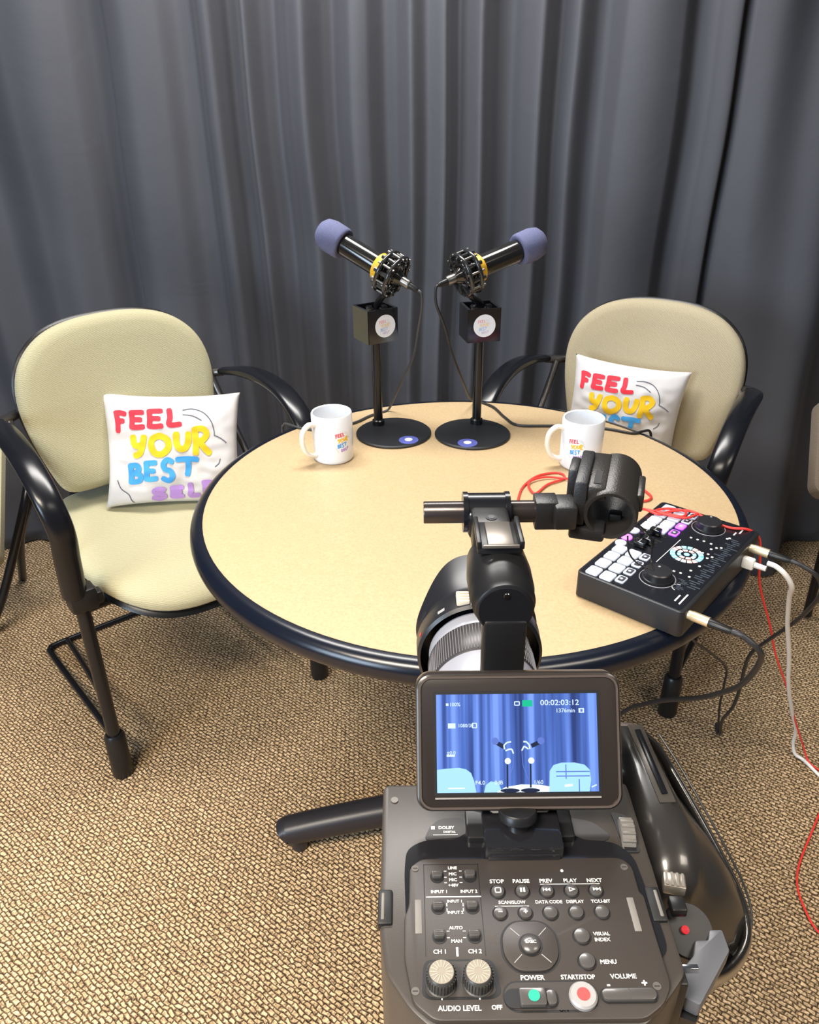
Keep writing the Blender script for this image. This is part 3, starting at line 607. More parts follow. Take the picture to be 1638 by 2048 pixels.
cable('red_cable', 'long bright red cable coiled on the table and trailing over the mixer to the floor',
      [(.087, -.036, .7425), (.104, .022, .7425), (.138, .068, .7425), (.178, .080, .7425), (.185, .055, .7435), (.150, .030, .7435), (.122, -.005, .7435), (.116, .035, .745), (.15, .058, .745), (.20, .052, .744), (.25, .085, .743), (.300, .092, .743), (.305, .055, .743), (.315, .017, .743), (.325, -.022, .743), (.306, -.037, .743), (.283, -.021, .744), (.255, -.005, .745), (.235, -.04, .745), (.25, -.10, .748), (.262, -.125, .765), (.272, -.145, .786), (.292, -.166, .7875), (.316, -.158, .789), (.345, -.162, .790), (.370, -.190, .786), (.392, -.207, .785), (.415, -.212, .785), (.440, -.203, .765), (.450, -.200, .73), (.475, -.173, .656), (.536, -.124, .537), (.582, -.087, .439), (.66, -.026, .3), (.732, .035, .161), (.79, .072, .05), (.81, .06, .006), (.83, .02, .005), (.81, -.03, .005), (.787, -.06, .005), (.738, -.121, .005), (.66, -.225, .005), (.640, -.30, .005), (.655, -.37, .005), (.75, -.45, .005)], .0021, RED, None, 6)
bm = BM()
tube(bm, [(.270, -.143, .7855), (.300, -.160, .7875), (.325, -.176, .7885), (.335, -.160, .789), (.31, -.150, .789), (.290, -.158, .7885), (.325, -.182, .7895), (.352, -.170, .7895)], .0021, k=6, n=8)
tag(obj('red_cable', bm, RED, angle=180), 'red cable end bunched on the far pads of the mixer', 'cable')

# ================================================================== CAMCORDER (millimetres in its own frame, deck top at z = 0)
CM = Matrix.Translation((-.051, -1.03, 1.076))
cc = empty('camcorder', CM, 'black video camcorder with a fold-up monitor and silver lens aimed at the table', 'camcorder')
def cobj(name, bm, m, parent=cc, angle=38, M=None):
    bmesh.ops.transform(bm, matrix=Matrix.Scale(.001, 4), verts=bm.verts[:]); return obj(name, bm, m, parent, M, angle=angle)
def ctext(bm, s, size, x, y, z, mi=0, align='CENTER', bold=.02, sx=1.0): text(bm, s, size, TR(x, y, z), mi, align, bold, sx)
def rpoly(P, r=3, n=4):
    "round the corners of a polygon"
    out = []
    for i in range(len(P)):
        p = V(P[i]); a = V(P[i-1])-p; b = V(P[(i+1) % len(P)])-p; ra = min(r, a.length*.45, b.length*.45)
        s, e = p+a.normalized()*ra, p+b.normalized()*ra
        for k in range(n+1): t = k/n; out.append(tuple(s*(1-t)**2+p*2*t*(1-t)+e*t*t))
    return out
body_out = rpoly([(-66, 58), (61, 58), (61, -44), (47, -58), (38, -65), (-44, -65), (-53, -57), (-63, -42), (-66, -20)], 4)
bm = BM(); prism(bm, body_out, -100, 0, bev=2.2); prism(bm, rrect(86, 60, 5, 4, -1, 82), -100, -3, bev=3)
body = cobj('camera_body', bm, CAMGREY, angle=30)
bm = BM()      # side seams, latch slots, chamfer doors
box(bm, (57.5, -34, -30), (8, 26, 55), bev=1); cobj('side_door', bm, BLACK, body)
for x0 in (-63.5, 56.5):
    bm = BM(); box(bm, (x0, -13, -1), (6.5, 17, 5), bev=1); lr = cobj('latch_recess', bm, DARK, body)
    bm = BM(); box(bm, (x0-1+2.2*(x0 > 0), -13, .4), (1.6, 13, 3), bev=.5); cobj('latch_tab', bm, mat('tab_grey', (.14, .13, .12), .4), lr)
bm = BM()
for x, y in ((-60, 47), (53, 47)): bm = BM(); prism(bm, circ(1.9, 16, x, y), -.5, .5); cobj('deck_screw', bm, mat('screw_steel', (.12, .11, .10), .45, metal=.5), body)
# dark arched channel above the control plate
bm = BM(); prism(bm, rpoly([(-54, -30), (-55, 5), (-54, 17), (-46, 22), (-30, 22.5), (-24, 27), (26, 25), (32, 21), (46, 20), (53, 12), (54, -2), (56, -24), (56, -34), (50, -40)], 5), -1, .7); cobj('panel_channel', bm, GLOSS, body)
bm = BM(); prism(bm, rpoly([(-46, 22), (-42, 31), (-37, 35), (-25, 35.5), (-25, 24)], 4), -1, .5); cobj('deck_inlay', bm, mat('soft_dark_inlay', (.02, .019, .02), .45), body); bm = BM(); prism(bm, rpoly([(26, 35), (38, 32), (45, 24), (42, 20.5), (28, 22)], 3), -1, .5); cobj('deck_inlay', bm, mat('soft_dark_inlay', (.02, .019, .02), .45), body)
plate_out = rpoly([(-52.5, 6), (-47, 10.5), (46, 10), (50.5, 5.5), (50.5, -8), (52, -10), (52, -24), (52.5, -50), (47.5, -57.5), (39, -63), (-43, -63), (-51.5, -56), (-55, -38), (-55, -19), (-53, -14)], 3)
bm = BM(); prism(bm, plate_out, -1, 2.6, bev=.9); plate = cobj('control_plate', bm, PLATE, cc, angle=30)
Z = 2.6
bm = BM()
for x, y in ((-50, 5), (46.5, 4.5), (-50.5, -51.5), (46.5, -50.5)): bm = BM(); prism(bm, circ(1.7, 16, x, y), Z-.4, Z+.25); box(bm, (x, y, Z+.27), (2.2, .4, .1), mi=1); cobj('plate_screw', bm, [MATS['screw_steel'], DARK], plate)
for x0 in (-48.8, 45.2): bm = BM(); box(bm, (x0, -19, Z), (3, 16, .5), bev=.2); cobj('grey_strip', bm, mat('strip_grey', (.16, .15, .14), .5), plate)
bm = BM()      # outline grooves printed on the plate
for a, b in (((-46, 7), (-46, -37)), ((-21, 7), (-21, -37)), ((-46, 7), (-21, 7))):
    box(bm, ((a[0]+b[0])/2, (a[1]+b[1])/2, Z), (abs(a[0]-b[0])+.35, abs(a[1]-b[1])+.35, .08))
cobj('panel_groove', bm, DARK, plate)
btn = mat('button_grey', (.06, .056, .054), .3, coat=.3)
bi = 0
def button(x, y, r, name='button', icon=None, h=1.3, ring=True):
    bm = BM(); prism(bm, circ(r, 28, x, y), Z-.3, Z+h, bev=.45); b = cobj(name, bm, btn, plate)
    if ring:
        bm = BM(); torus(bm, r+.45, .3, TR(x, y, Z), 28, 6); cobj('button_surround', bm, DARK, b)
    if icon:
        bm = BM(); z = Z+h+.08
        if icon == 'stop': 
            for dx, dy, w_, d_ in ((0, 1.2, 2.8, .45), (0, -1.2, 2.8, .45), (1.2, 0, .45, 2.8), (-1.2, 0, .45, 2.8)): box(bm, (x+dx, y+dy, z), (w_, d_, .1))
        elif icon == 'pause': box(bm, (x-.7, y, z), (.8, 2.2, .1)); box(bm, (x+.7, y, z), (.8, 2.2, .1))
        elif icon == 'play':
            for P in ([(x-1.2, y+1.2), (x-1.2, y-1.2), (x+1.7, y)],): prism(bm, P, z-.05, z+.05)
            prism(bm, [(x-.8, y+.6), (x-.8, y-.6), (x+.7, y)], z+.05, z+.1, mi=1)
        elif icon in ('prev', 'next'):
            s = -1 if icon == 'prev' else 1
            for k in (-.7, .7): prism(bm, [(x+s*(k-.7), y+.8), (x+s*(k-.7), y-.8), (x+s*(k+.7), y)], z-.05, z+.05)
            box(bm, (x+s*1.7, y, z), (.4, 1.6, .1))
        elif icon == '-': box(bm, (x, y, z), (1.8, .5, .1))
        elif icon == '+': box(bm, (x, y, z), (1.8, .5, .1)); box(bm, (x, y, z+.02), (.5, 1.8, .1))
        cobj('icon', bm, [WHITEINK, btn], b)
    return b
for x, ic in ((-13, 'stop'), (-2, 'pause'), (9, 'prev'), (20, 'play'), (31, 'next')): button(x, -7.5, 2.9, icon=ic)
for x, ic in ((-13, '-'), (-2, '+'), (9, None), (20.3, None), (31.5, None)): button(x, -18, 3.0 if ic is None else 2.8, icon=ic)
for y in (-29, -40): button(20.5, y, 3.3)
# ring pad with centre button
bm = BM(); oct_ = rpoly([(-14.5, -28), (-9, -21.5), (5, -21.5), (10.5, -28), (10.5, -38.5), (5, -45), (-9, -45), (-14.5, -38.5)], 5); prism(bm, oct_, Z-.5, Z+.15); dp = cobj('direction_pad', bm, DARK, plate)
bm = BM(); oct2 = [(-2+(x+2)*.93, -33.2+(y+33.2)*.93) for x, y in oct_]; prism(bm, oct2, Z, Z+1.0, bev=.5); cobj('pad_ring', bm, PLATE, dp)
bm = BM()
for a in (45, 135, 225, 315): box(bm, (0, 0, 0), (5, .3, .1), M=TR(-2+8.3*cos(radians(a)), -33.2+8.3*sin(radians(a)), Z+1.05, radians(a)))
cobj('pad_mark', bm, GREYINK, dp)
bm = BM(); prism(bm, circ(5.0, 32, -2, -33.2), Z+.6, Z+1.3); cobj('centre_well', bm, DARK, dp)
bm = BM(); lathe(bm, [(4.1, 0), (4.1, 1.5), (3.3, 2.3), (1.5, 2.6), (0, 2.65)], 32, M=TR(-2, -33.2, Z+.6), cap1=False); cb = cobj('centre_button', bm, btn, dp)
bm = BM(); ctext(bm, 'EXEC', 1.9, -2, -33.2, Z+3.35, bold=.03); cobj('icon', bm, WHITEINK, cb)
# slide switches
for (x, y) in ((-40, .5), (-25, .5), (-40, -15), (-25, -15), (-40, -28.5), (-25, -28.5)):
    bm = BM(); prism(bm, circ(3.2, 24, x, y), Z-.3, Z+.2); s_ = cobj('switch', bm, DARK, plate)
    bm = BM(); prism(bm, rrect(5.0, 3.6, 1.2, 3, x, y+.9), Z+.1, Z+1.9, bev=.6)
    for k in range(3): box(bm, (x, y+.2+k*.8, Z+1.95), (4.0, .25, .25))
    cobj('slider', bm, btn, s_)
# audio level dials
bm = BM(); prism(bm, rpoly([(-47, -38.5), (-18, -38.5), (-16, -53), (-20, -55), (-45, -55), (-48, -53)], 4), Z-.4, Z+.12); kb = cobj('dial_bay', bm, DARK, plate)
bm = BM(); prism(bm, rpoly([(-45.5, -39.5), (-19.8, -39.5), (-18.2, -52.2), (-21, -54), (-44.5, -54), (-46.3, -52)], 3), Z-.2, Z+.3); cobj('bay_floor', bm, PLATE, kb)
for x in (-40, -25.2):
    bm = BM(); n = 72; lathe(bm, [(6.4, 0), (6.4, .8), (5.9, 1.2), (5.7, 6.6), (5.1, 7.4), (0, 7.5)], 48, M=TR(x, -48.2, Z), cap1=False)
    for k in range(30): a = 2*pi*k/30; box(bm, (0, 0, 0), (.5, .32, 5), M=TR(x+5.9*cos(a), -48.2+5.9*sin(a), Z+4, a))
    d_ = cobj('audio_dial', bm, mat('dial_grey', (.04, .038, .036), .35), plate)
    bm = BM(); prism(bm, circ(4.9, 32, x, -48.2), Z+7.45, Z+7.65)
    for k in range(16): a = 2*pi*k/16; box(bm, (0, 0, 0), (3.0, .35, .2), M=TR(x+3.2*cos(a), -48.2+3.2*sin(a), Z+7.72, a), mi=1)
    cobj('dial_face', bm, [mat('dial_tan', (.22, .195, .16), .5), mat('dial_cream', (.33, .30, .25), .5)], d_)
# power switch, record button, volume rocker
bm = BM(); prism(bm, rrect(38, 12.5, 6, 5, 3.2, -54.0), Z-.4, Z+.12); pb = cobj('power_bay', bm, DARK, plate)
bm = BM(); prism(bm, rrect(36.5, 11, 5.4, 5, 3.2, -54.0), Z-.2, Z+.25); cobj('bay_floor', bm, PLATE, pb)
bm = BM(); prism(bm, rrect(21.5, 7.8, 3.6, 5, -4.5, -55), Z, Z+.6); ps = cobj('power_switch', bm, DARK, plate)
bm = BM(); prism(bm, rrect(10.5, 7, 1, 3, -4, -55), Z+.3, Z+2.4, bev=.5); prism(bm, rrect(4, 6, 1.6, 3, 3.4, -55), Z+.3, Z+1.8, bev=.5); cobj('slider', bm, btn, ps)
bm = BM(); prism(bm, circ(2.3, 24, -3.6, -55), Z+2.4, Z+2.7); cobj('power_lamp', bm, mat('green_lamp', (.015, .30, .20), .35, emit=(.0, .9, .5), estr=.08), ps)
bm = BM(); lathe(bm, [(5.6, 0), (5.6, 1.6), (4.9, 2.4), (0, 2.4)], 32, M=TR(16, -54.6, Z), cap1=False); rb = cobj('record_button', bm, mat('silver_button', (.34, .33, .33), .4, metal=.3), plate)
bm = BM(); prism(bm, circ(2.6, 24, 16, -54.6), Z+2.4, Z+2.6); cobj('record_mark', bm, mat('record_red', (.55, .05, .05), .5), rb)
bm = BM(); prism(bm, rrect(23.5, 6.4, 3.1, 5, 34.5, -54), Z-.3, Z+.15); vb = cobj('volume_rocker', bm, DARK, plate)
bm = BM(); prism(bm, rrect(21.8, 4.9, 2.4, 5, 34.5, -54), Z, Z+1.6, bev=.6); box(bm, (34.5, -54, Z+1.65), (.4, 4.2, .1)); cobj('rocker_key', bm, btn, vb)
# lettering
bm = BM(); T = lambda s, size, x, y, **k: ctext(bm, s, size, x, y, Z+.12, **k)
for s, x in (('STOP', -13), ('PAUSE', -2), ('PREV', 9.3), ('PLAY', 20.3), ('NEXT', 31.3)): T(s, 2.7, x, -2.3)
box(bm, (20, -3.9, Z+.05), (27, .3, .1)); box(bm, (-7.5, -14.6, Z+.05), (15, .3, .1))
for s, x in (('SCAN/SLOW', -7.3), ('DATA CODE', 9), ('DISPLAY', 20.6), ('TC/U-BIT', 32)): T(s, 2.2, x, -12.8, sx=.95)
T('LINE', 2.1, -32.8, 5); T('MIC', 2.1, -32.8, 1.8); T('MIC', 2.1, -32.8, -1.2); T('+48V', 2.1, -32.8, -4)
for yy in (3.4, .2, -2.6):
    for xx in (-36.2, -29.2): box(bm, (xx, yy, Z+.05), (1.2, .3, .1))
T('INPUT 1', 2.1, -39.3, -7.2); T('INPUT 2', 2.1, -26, -7.2); box(bm, (-33, -9.7, Z+.05), (24.5, .5, .1))
T('INPUT 1', 1.9, -32.6, -12); T('INPUT 2', 1.9, -32.6, -17.4)
for yy in (-13.6, -16):
    for xx in (-36.2, -29): box(bm, (xx, yy, Z+.05), (.4, 1.5, .1))
T('AUTO', 2.1, -32.8, -24.6); T('MAN', 2.1, -32.8, -30.6)
for yy in (-26, -29):
    for xx in (-36.2, -29.3): box(bm, (xx, yy, Z+.05), (1.2, .3, .1))
T('CH 1', 2.6, -40, -35.2); T('CH 2', 2.6, -25.4, -35.2); box(bm, (-32.8, -35.2, Z+.05), (.9, 4, .1))
T('AUDIO LEVEL', 2.9, -33.2, -58.4, sx=.97); T('OFF', 2.4, -18.5, -58.2, bold=.03); T('ON', 2.4, 7.6, -59.3)
T('POWER', 2.8, -3, -46.6); T('START/STOP', 2.6, 15.5, -46.5, sx=.95); T('VOLUME', 2.7, 34, -46.4)
T('-', 4, 27.2, -49.6, bold=.04); T('+', 4, 41.8, -49.3, bold=.04)
T('VISUAL', 2.2, 25.6, -28, align='LEFT'); T('INDEX', 2.2, 25.6, -30.6, align='LEFT'); T('MENU', 2.5, 25.8, -40.3, align='LEFT')
for xx in (-40, -25): box(bm, (xx, -54.2, Z+.35), (.5, 2, .1))
prism(bm, circ(.7, 12, 17.5, 3), Z-.1, Z+.1); text(bm, 'DOLBY', 2.4, TR(-34.5, 29.3, .65), bold=.02); text(bm, 'DIGITAL', 1.6, TR(-33, 26.8, .65), bold=.02)
box(bm, (-35, 25.2, .6), (12, .25, .1)); box(bm, (-41, 29.3, .6), (1.8, 1.8, .1))
cobj('panel_lettering', bm, WHITEINK, plate)
# ribbed dial wheel on the deck
bm = BM(); prism(bm, rpoly([(48, 38), (55, 36), (57, 14), (50, 14)], 2), -1, .6); wh = cobj('wheel_slot', bm, DARK, body)
bm = BM(); M_ = TR(53, 25, -3.5, radians(-4)) @ Matrix.Rotation(radians(90), 4, 'Y'); lathe(bm, [(8.5, -3.4), (9, -3), (9, 3), (8.5, 3.4)], 40, M=M_)
for k in range(16): a = 2*pi*k/16; box(bm, (9*cos(a), 9*sin(a), 0), (1.2, 1.6, 6.4), M=M_, bev=.3)
cobj('thumb_wheel', bm, mat('wheel_grey', (.13, .12, .11), .35), body)
# ---- monitor
ux = (0, .5478, .8367)
LM = Matrix(((1, 0, 0, .6), (0, .5478, -.8367, 43), (0, .8367, .5478, 43.5), (0, 0, 0, 1)))
bm = BM(); prism(bm, rrect(99, 65.5, 7.5, 7), -11, 0, bev=2.2, M=LM); mon = cobj('monitor', bm, mat('monitor_shell', (.020, .015, .013), .28, coat=.2), cc, angle=35)
def ring_prism(bm, w, h, r, t, z0, z1, M=None, mi=0):
    A = rrect(w, h, r, 7); B_ = rrect(w-2*t, h-2*t, max(r-t, .5), 7); T_ = M or Matrix()
    v = lambda P, z: [bm.verts.new(T_ @ V((p[0], p[1], z))) for p in P]
    a0_, a1_, b0_, b1_ = v(A, z0), v(A, z1), v(B_, z0), v(B_, z1); n = len(A)
    for i in range(n):
        j = (i+1) % n
        for q in ((a0_[i], a0_[j], a1_[j], a1_[i]), (a1_[i], a1_[j], b1_[j], b1_[i]), (b1_[i], b1_[j], b0_[j], b0_[i])): f = bm.faces.new(q); f.material_index = mi
bm = BM(); ring_prism(bm, 96, 62.5, 6.5, 1.0, -.2, .55, LM); cobj('bezel_rim', bm, mat('rim_brown', (.07, .055, .048), .3), mon)
SW, SH = 77.2, 46.2; SX, SY = -1.0, -.4
bm = BM(); prism(bm, rrect(SW+3, SH+3, 1.2, 3, SX, SY), -.3, .12, M=LM); cobj('screen_border', bm, DARK, mon)
bm = BM(); box(bm, (SX, SY-SH/2-2.6, .3), (SW+2, .7, .5), M=LM); cobj('bezel_lip', bm, mat('lip_grey', (.45, .42, .4), .25, metal=.5), mon)
def screen_mat():
    m = bpy.data.materials.new('lit_screen_image'); nt, b = nodes_of(m); N = nt.nodes.new; L = nt.links.new
    tc = N('ShaderNodeTexCoord'); mp = N('ShaderNodeMapping'); mp.inputs['Scale'].default_value = (1000, 14, 14); L(tc.outputs['Object'], mp.inputs[0])
    sp = N('ShaderNodeSeparateXYZ'); L(mp.outputs[0], sp.inputs[0])
    n = N('ShaderNodeTexNoise'); n.noise_dimensions = '3D'; n.inputs['Scale'].default_value = .24; n.inputs['Detail'].default_value = 2.5; n.inputs['Roughness'].default_value = .45
    L(mp.outputs[0], n.inputs['Vector'])
    r = N('ShaderNodeValToRGB'); e = r.color_ramp.elements; e[0].position = .36; e[0].color = (.012, .04, .18, 1); e[1].position = .64; e[1].color = (.20, .36, .95, 1); x = e.new(.5); x.color = (.07, .16, .56, 1)
    L(n.outputs['Fac'], r.inputs[0]); L(r.outputs[0], b.inputs['Emission Color']); b.inputs['Emission Strength'].default_value = .8
    b.inputs['Base Color'].default_value = (.01, .01, .02, 1); b.inputs['Roughness'].default_value = .15
    return m
bm = BM(); box(bm, (SX, SY, .18), (SW, SH, .1), M=LM); scr = cobj('screen', bm, screen_mat(), mon)
def em(name, c, s): return mat(name, tuple(.1*x for x in c), .4, emit=c, estr=s)
SI = [em('screen_pale_blue', (.33, .62, 1.0), .85), em('screen_white', (.75, .90, 1.0), .9), em('screen_dark', (.01, .02, .07), .5), em('screen_mid_blue', (.10, .17, .55), .8), em('screen_green', (.0, .45, .25), .8), em('screen_text', (.62, .78, 1.0), .8)]
bm = BM()
sp = lambda px, py: (SX-SW/2+SW*(px-250)/1115, SY+SH/2-SH*(py-215)/665)
def sprism(P, z, mi): prism(bm, [sp(*p) for p in P], .2+z, .24+z, M=LM, mi=mi)
sprism([(250, 880), (250, 725), (300, 718), (400, 712), (450, 722), (485, 748), (505, 800), (520, 880)], 0, 0)
sprism([(572, 880), (585, 830), (620, 805), (670, 815), (700, 880)], 0, 0)
sprism([(660, 880), (720, 845), (830, 828), (960, 832), (1060, 850), (1060, 880)], .02, 1)
sprism([(1022, 880), (1028, 740), (1055, 700), (1110, 684), (1200, 684), (1270, 700), (1305, 735), (1312, 800), (1300, 880)], .04, 0)
for a, b in (((1075, 745), (1300, 745)), ((1075, 775), (1300, 775)), ((1140, 700), (1140, 790)), ((1230, 800), (1230, 878))): 
    (x0, y0), (x1, y1) = sp(*a), sp(*b); box(bm, ((x0+x1)/2, (y0+y1)/2, .3), (abs(x1-x0)+.5, abs(y1-y0)+.5, .04), M=LM, mi=3)
def stube(P, w_, mi, z=.06): 
    for a, b in zip(P[:-1], P[1:]):
        a, b = V(sp(*a)), V(sp(*b)); n_ = (b-a).normalized(); s_ = V((-n_.y, n_.x))*w_/2; prism(bm, [tuple(a+s_), tuple(b+s_), tuple(b-s_), tuple(a-s_)], .2+z, .24+z, M=LM, mi=mi)
stube([(737, 690), (735, 850)], .8, 2); stube([(897, 690), (895, 850)], .8, 2)
stube([(665, 545), (715, 575)], 2.0, 2); stube([(960, 545), (905, 570)], 2.0, 2)
for x, y, r, m in ((655, 535, 24, 3), (972, 535, 24, 3)): prism(bm, [(p[0]*1, p[1]) for p in circ(1.7, 20, *sp(x, y))], .27, .31, M=LM, mi=m)
for x, y in ((740, 670), (902, 668)): prism(bm, circ(1.45, 20, *sp(x, y)), .27, .33, M=LM, mi=1)
for x in (752, 892): prism(bm, circ(4.6, 24, *sp(x, 868), ry=1.0), .27, .33, M=LM, mi=2)
stube([(720, 590), (715, 565), (735, 545), (765, 540)], .7, 5, .1); stube([(725, 600), (750, 590), (770, 590), (780, 620)], .7, 5, .1); stube([(895, 590), (890, 560), (870, 540), (850, 540)], .7, 5, .1); stube([(885, 590), (855, 570), (838, 600)], .7, 5, .1)
stube([(780, 620), (775, 700), (745, 800)], .35, 3); stube([(838, 600), (845, 700), (880, 800)], .35, 3)
def st(s, size, px, py, align='LEFT', sx=1.0, bold=.01): x, y = sp(px, py); text(bm, s, size, LM @ TR(x, y, .4), 5, align, bold, sx)
st('00:02:03:12', 3.6, 972, 278, sx=1.12); st('1376min', 2.7, 1078, 332); st('100%', 2.4, 342, 284); st('1080/30', 2.3, 398, 428); st('±0.0', 2.4, 318, 612); st('F4.0', 2.6, 512, 815, sx=1.1); st('0dB', 2.6, 645, 815); st('1/60', 2.6, 915, 815)
stube([(318, 283), (336, 283)], 1.2, 5, .12); stube([(330, 428), (382, 428)], 2.4, 5, .12); stube([(318, 630), (375, 630)], .9, 5, .12)
stube([(848, 280), (918, 280)], 3.0, 4, .12); stube([(1238, 332), (1276, 332)], 2.2, 5, .12); stube([(1250, 332), (1266, 332)], 1.2, 3, .16)
for P in ([(795, 268), (828, 268), (828, 292), (795, 292), (795, 268)], [(498, 412), (528, 412), (528, 442), (498, 442), (498, 412)]): stube(P, .45, 5, .12)
stube([(325, 850), (440, 850)], .5, 1); stube([(1130, 840), (1185, 835)], 1.1, 1); stube([(1315, 850), (1350, 835)], .6, 5)
cobj('screen_image', bm, SI, scr)
# hinge under the monitor
bm = BM(); prism(bm, rpoly([(-25, 20), (27, 20), (27, 38), (-25, 38)], 2), -.5, 4.5, bev=1); hb = cobj('hinge_base', bm, BLACK, cc)
bm = BM(); box(bm, (1, 23, 5.5), (37, 27, 10), bev=1.6); box(bm, (1, 34, 13), (30, 10, 16), bev=2); box(bm, (1, 11.2, 3.6), (34, 5, 5), bev=1); cobj('hinge_block', bm, GLOSS, hb)
bm = BM(); KM = LM @ TR(-1.5, -33.5, .5, 0, radians(-78)); lathe(bm, [(8.0, -3), (9.0, -2), (9.2, 1.2), (8.5, 2.4), (0, 2.8)], 36, M=KM, cap1=False); lathe(bm, [(5, -9), (5, -2.8)], 24, M=KM); cobj('hinge_knob', bm, BLACK, hb)
# ---- lens
def yl(prof, n=64, cx=0, cz=-53, mi=0, bm=None, **k): lathe(bm, prof, n, M=Matrix(((1, 0, 0, cx), (0, 0, 1, 0), (0, -1, 0, cz), (0, 0, 0, 1))), mi=mi, **k)
bm = BM(); yl([(34, 100), (37.7, 112), (37.7, 128)], bm=bm, cap0=True, cap1=False); yl([(37.7, 162), (37.9, 163), (37.9, 187), (37.5, 188)], bm=bm, cap0=False, cap1=False); yl([(37.0, 218), (37.6, 219), (37.6, 230), (30, 230)], bm=bm, cap0=False, cap1=True); yl([(36.2, 110), (36.2, 220)], bm=bm)
lens = cobj('lens', bm, SILVER, cc)
bm = BM()
for y0, y1 in ((128, 162), (188, 218)):
    yl([(37.7, y0), (38.3, y0+1), (38.3, y1-1), (37.7, y1)], bm=bm, cap0=False, cap1=False)
    for k in range(110): a = 2*pi*k/110; box(bm, (38.4*cos(a), (y0+y1)/2, -53+38.4*sin(a)), (.5, (y1-y0)-3, .5), M=None)
cobj('ribbed_ring', bm, mat('lens_ring_grey', (.06, .056, .06), .35, metal=.4), lens)
bm = BM(); n = 96; rings = []
prof = [(44.0, 226, 0), (46.2, 228, 0), (46.6, 243, 0), (43.2, 250, 0), (43.0, 256, 0), (44.5, 262, 1), (46.0, 272, 1), (46.8, 284, 1)]
def hoodY(a, y, f):
    if not f: return y
    c = .5+.5*cos(2*(a-pi/2)); c = c*c*(3-2*c); return 256+(y-256)*(.12+.98*c)*1.25
for r, y, f in prof: rings.append([(r*cos(2*pi*i/n), hoodY(2*pi*i/n, y, f), -53+r*sin(2*pi*i/n)) for i in range(n)])
for r, y, f in reversed(prof[2:]): rings.append([((r-1.6)*cos(2*pi*i/n), hoodY(2*pi*i/n, y, f), -53+(r-1.6)*sin(2*pi*i/n)) for i in range(n)])
loops(bm, rings, False, True)
hood = cobj('lens_hood', bm, mat('hood_black', (.011, .011, .014), .33, noise_amt=.1), lens, angle=40)
bm = BM(); box(bm, (-13, 236, -53+45.5), (9.5, 13, 5), M=None, bev=1)
for k in range(3): box(bm, (-13, 232+k*3.4, -4.4), (8.5, 1, 1))
cobj('hood_latch', bm, mat('latch_cream', (.62, .56, .45), .4), hood)
bm = BM()
for a, w_, m in ((128, 6, 0), (160, 2, 1)): box(bm, (0, 0, 0), (w_, 3, .3), M=TR(46.6*cos(radians(a)), 233, -53+46.6*sin(radians(a)), 0, 0, radians(90-a)), mi=m)
cobj('hood_mark', bm, [GREYINK, mat('mark_red', (.7, .05, .05), .5)], hood)
# ---- top handle
def axY(x, z): return Matrix(((1, 0, 0, x), (0, 0, 1, 0), (0, -1, 0, z), (0, 0, 0, 1)))
bm = BM(); box(bm, (0, 112, 32), (23, 14, 72), bev=1.5); box(bm, (0, 98, -1.5), (34, 34, 6), bev=1.5); hd = cobj('top_handle', bm, BLACK, cc)
bm = BM(); lathe(bm, [(14.0, 107), (15.6, 108), (16, 112), (17.2, 114), (17.4, 122), (18.0, 124), (18.4, 140), (17.0, 158), (13.5, 165), (0, 166)], 48, M=axY(-.5, 74.5)); cobj('grip_barrel', bm, BLACK, hd)
bm = BM(); lathe(bm, [(14.3, 106.4), (14.6, 107.2), (14.6, 108)], 40, M=axY(-.5, 74.5)); cobj('end_cap', bm, GLOSS, hd)
bm = BM()
for z in (84, 65): lathe(bm, [(1.6, 105.9), (1.9, 106.6)], 16, M=axY(0, z))
cobj('cap_screw', bm, CHROME, hd)
bm = BM(); box(bm, (-2, 178, 82), (23, 34, 20), bev=2.5); box(bm, (-1, 150, 94.2), (25, 30, 4), bev=.8); box(bm, (-12.6, 150, 97.5), (2.6, 30, 5), bev=.7); box(bm, (11.0, 150, 97.5), (2.6, 30, 5), bev=.7); cobj('shoe_base', bm, BLACK, hd)
bm = BM(); box(bm, (-.6, 148, 97.4), (14.5, 26, 2.4), bev=.6); box(bm, (-.6, 134.6, 97.6), (20, 2, 1.8), bev=.4); cobj('accessory_shoe', bm, mat('shoe_metal', (.20, .18, .16), .35, metal=.7), hd)
bm = BM(); prism(bm, circ(3.4, 24, -2, 177), 91, 92.4); prism(bm, circ(2.0, 20, -2, 177), 92.4, 92.7, mi=1); cobj('shoe_screw', bm, [BLACK, CHROME], hd)
axX = lambda y, z: Matrix(((0, 0, 1, 0), (1, 0, 0, y), (0, 1, 0, z), (0, 0, 0, 1)))
bm = BM(); lathe(bm, [(6.7, -42), (7.0, -41.4), (7.0, 32)], 32, M=axX(199, 84)); mh = cobj('microphone_holder', bm, mat('bronze_black_tube', (.05, .042, .04), .25, metal=.6), cc)
bm = BM(); lathe(bm, [(11.2, -17), (12, -16), (12, 10), (11.2, 11)], 32, M=axX(199, 84)); lathe(bm, [(12.8, -17.5), (12.8, -14.5)], 32, M=axX(199, 84)); lathe(bm, [(12.8, 8.5), (12.8, 11.5)], 32, M=axX(199, 84)); box(bm, (-3, 190, 82), (24, 16, 17), bev=3); cobj('tube_clamp', bm, SATIN, mh)
HM_ = TR(72, 188, 87, radians(-17))
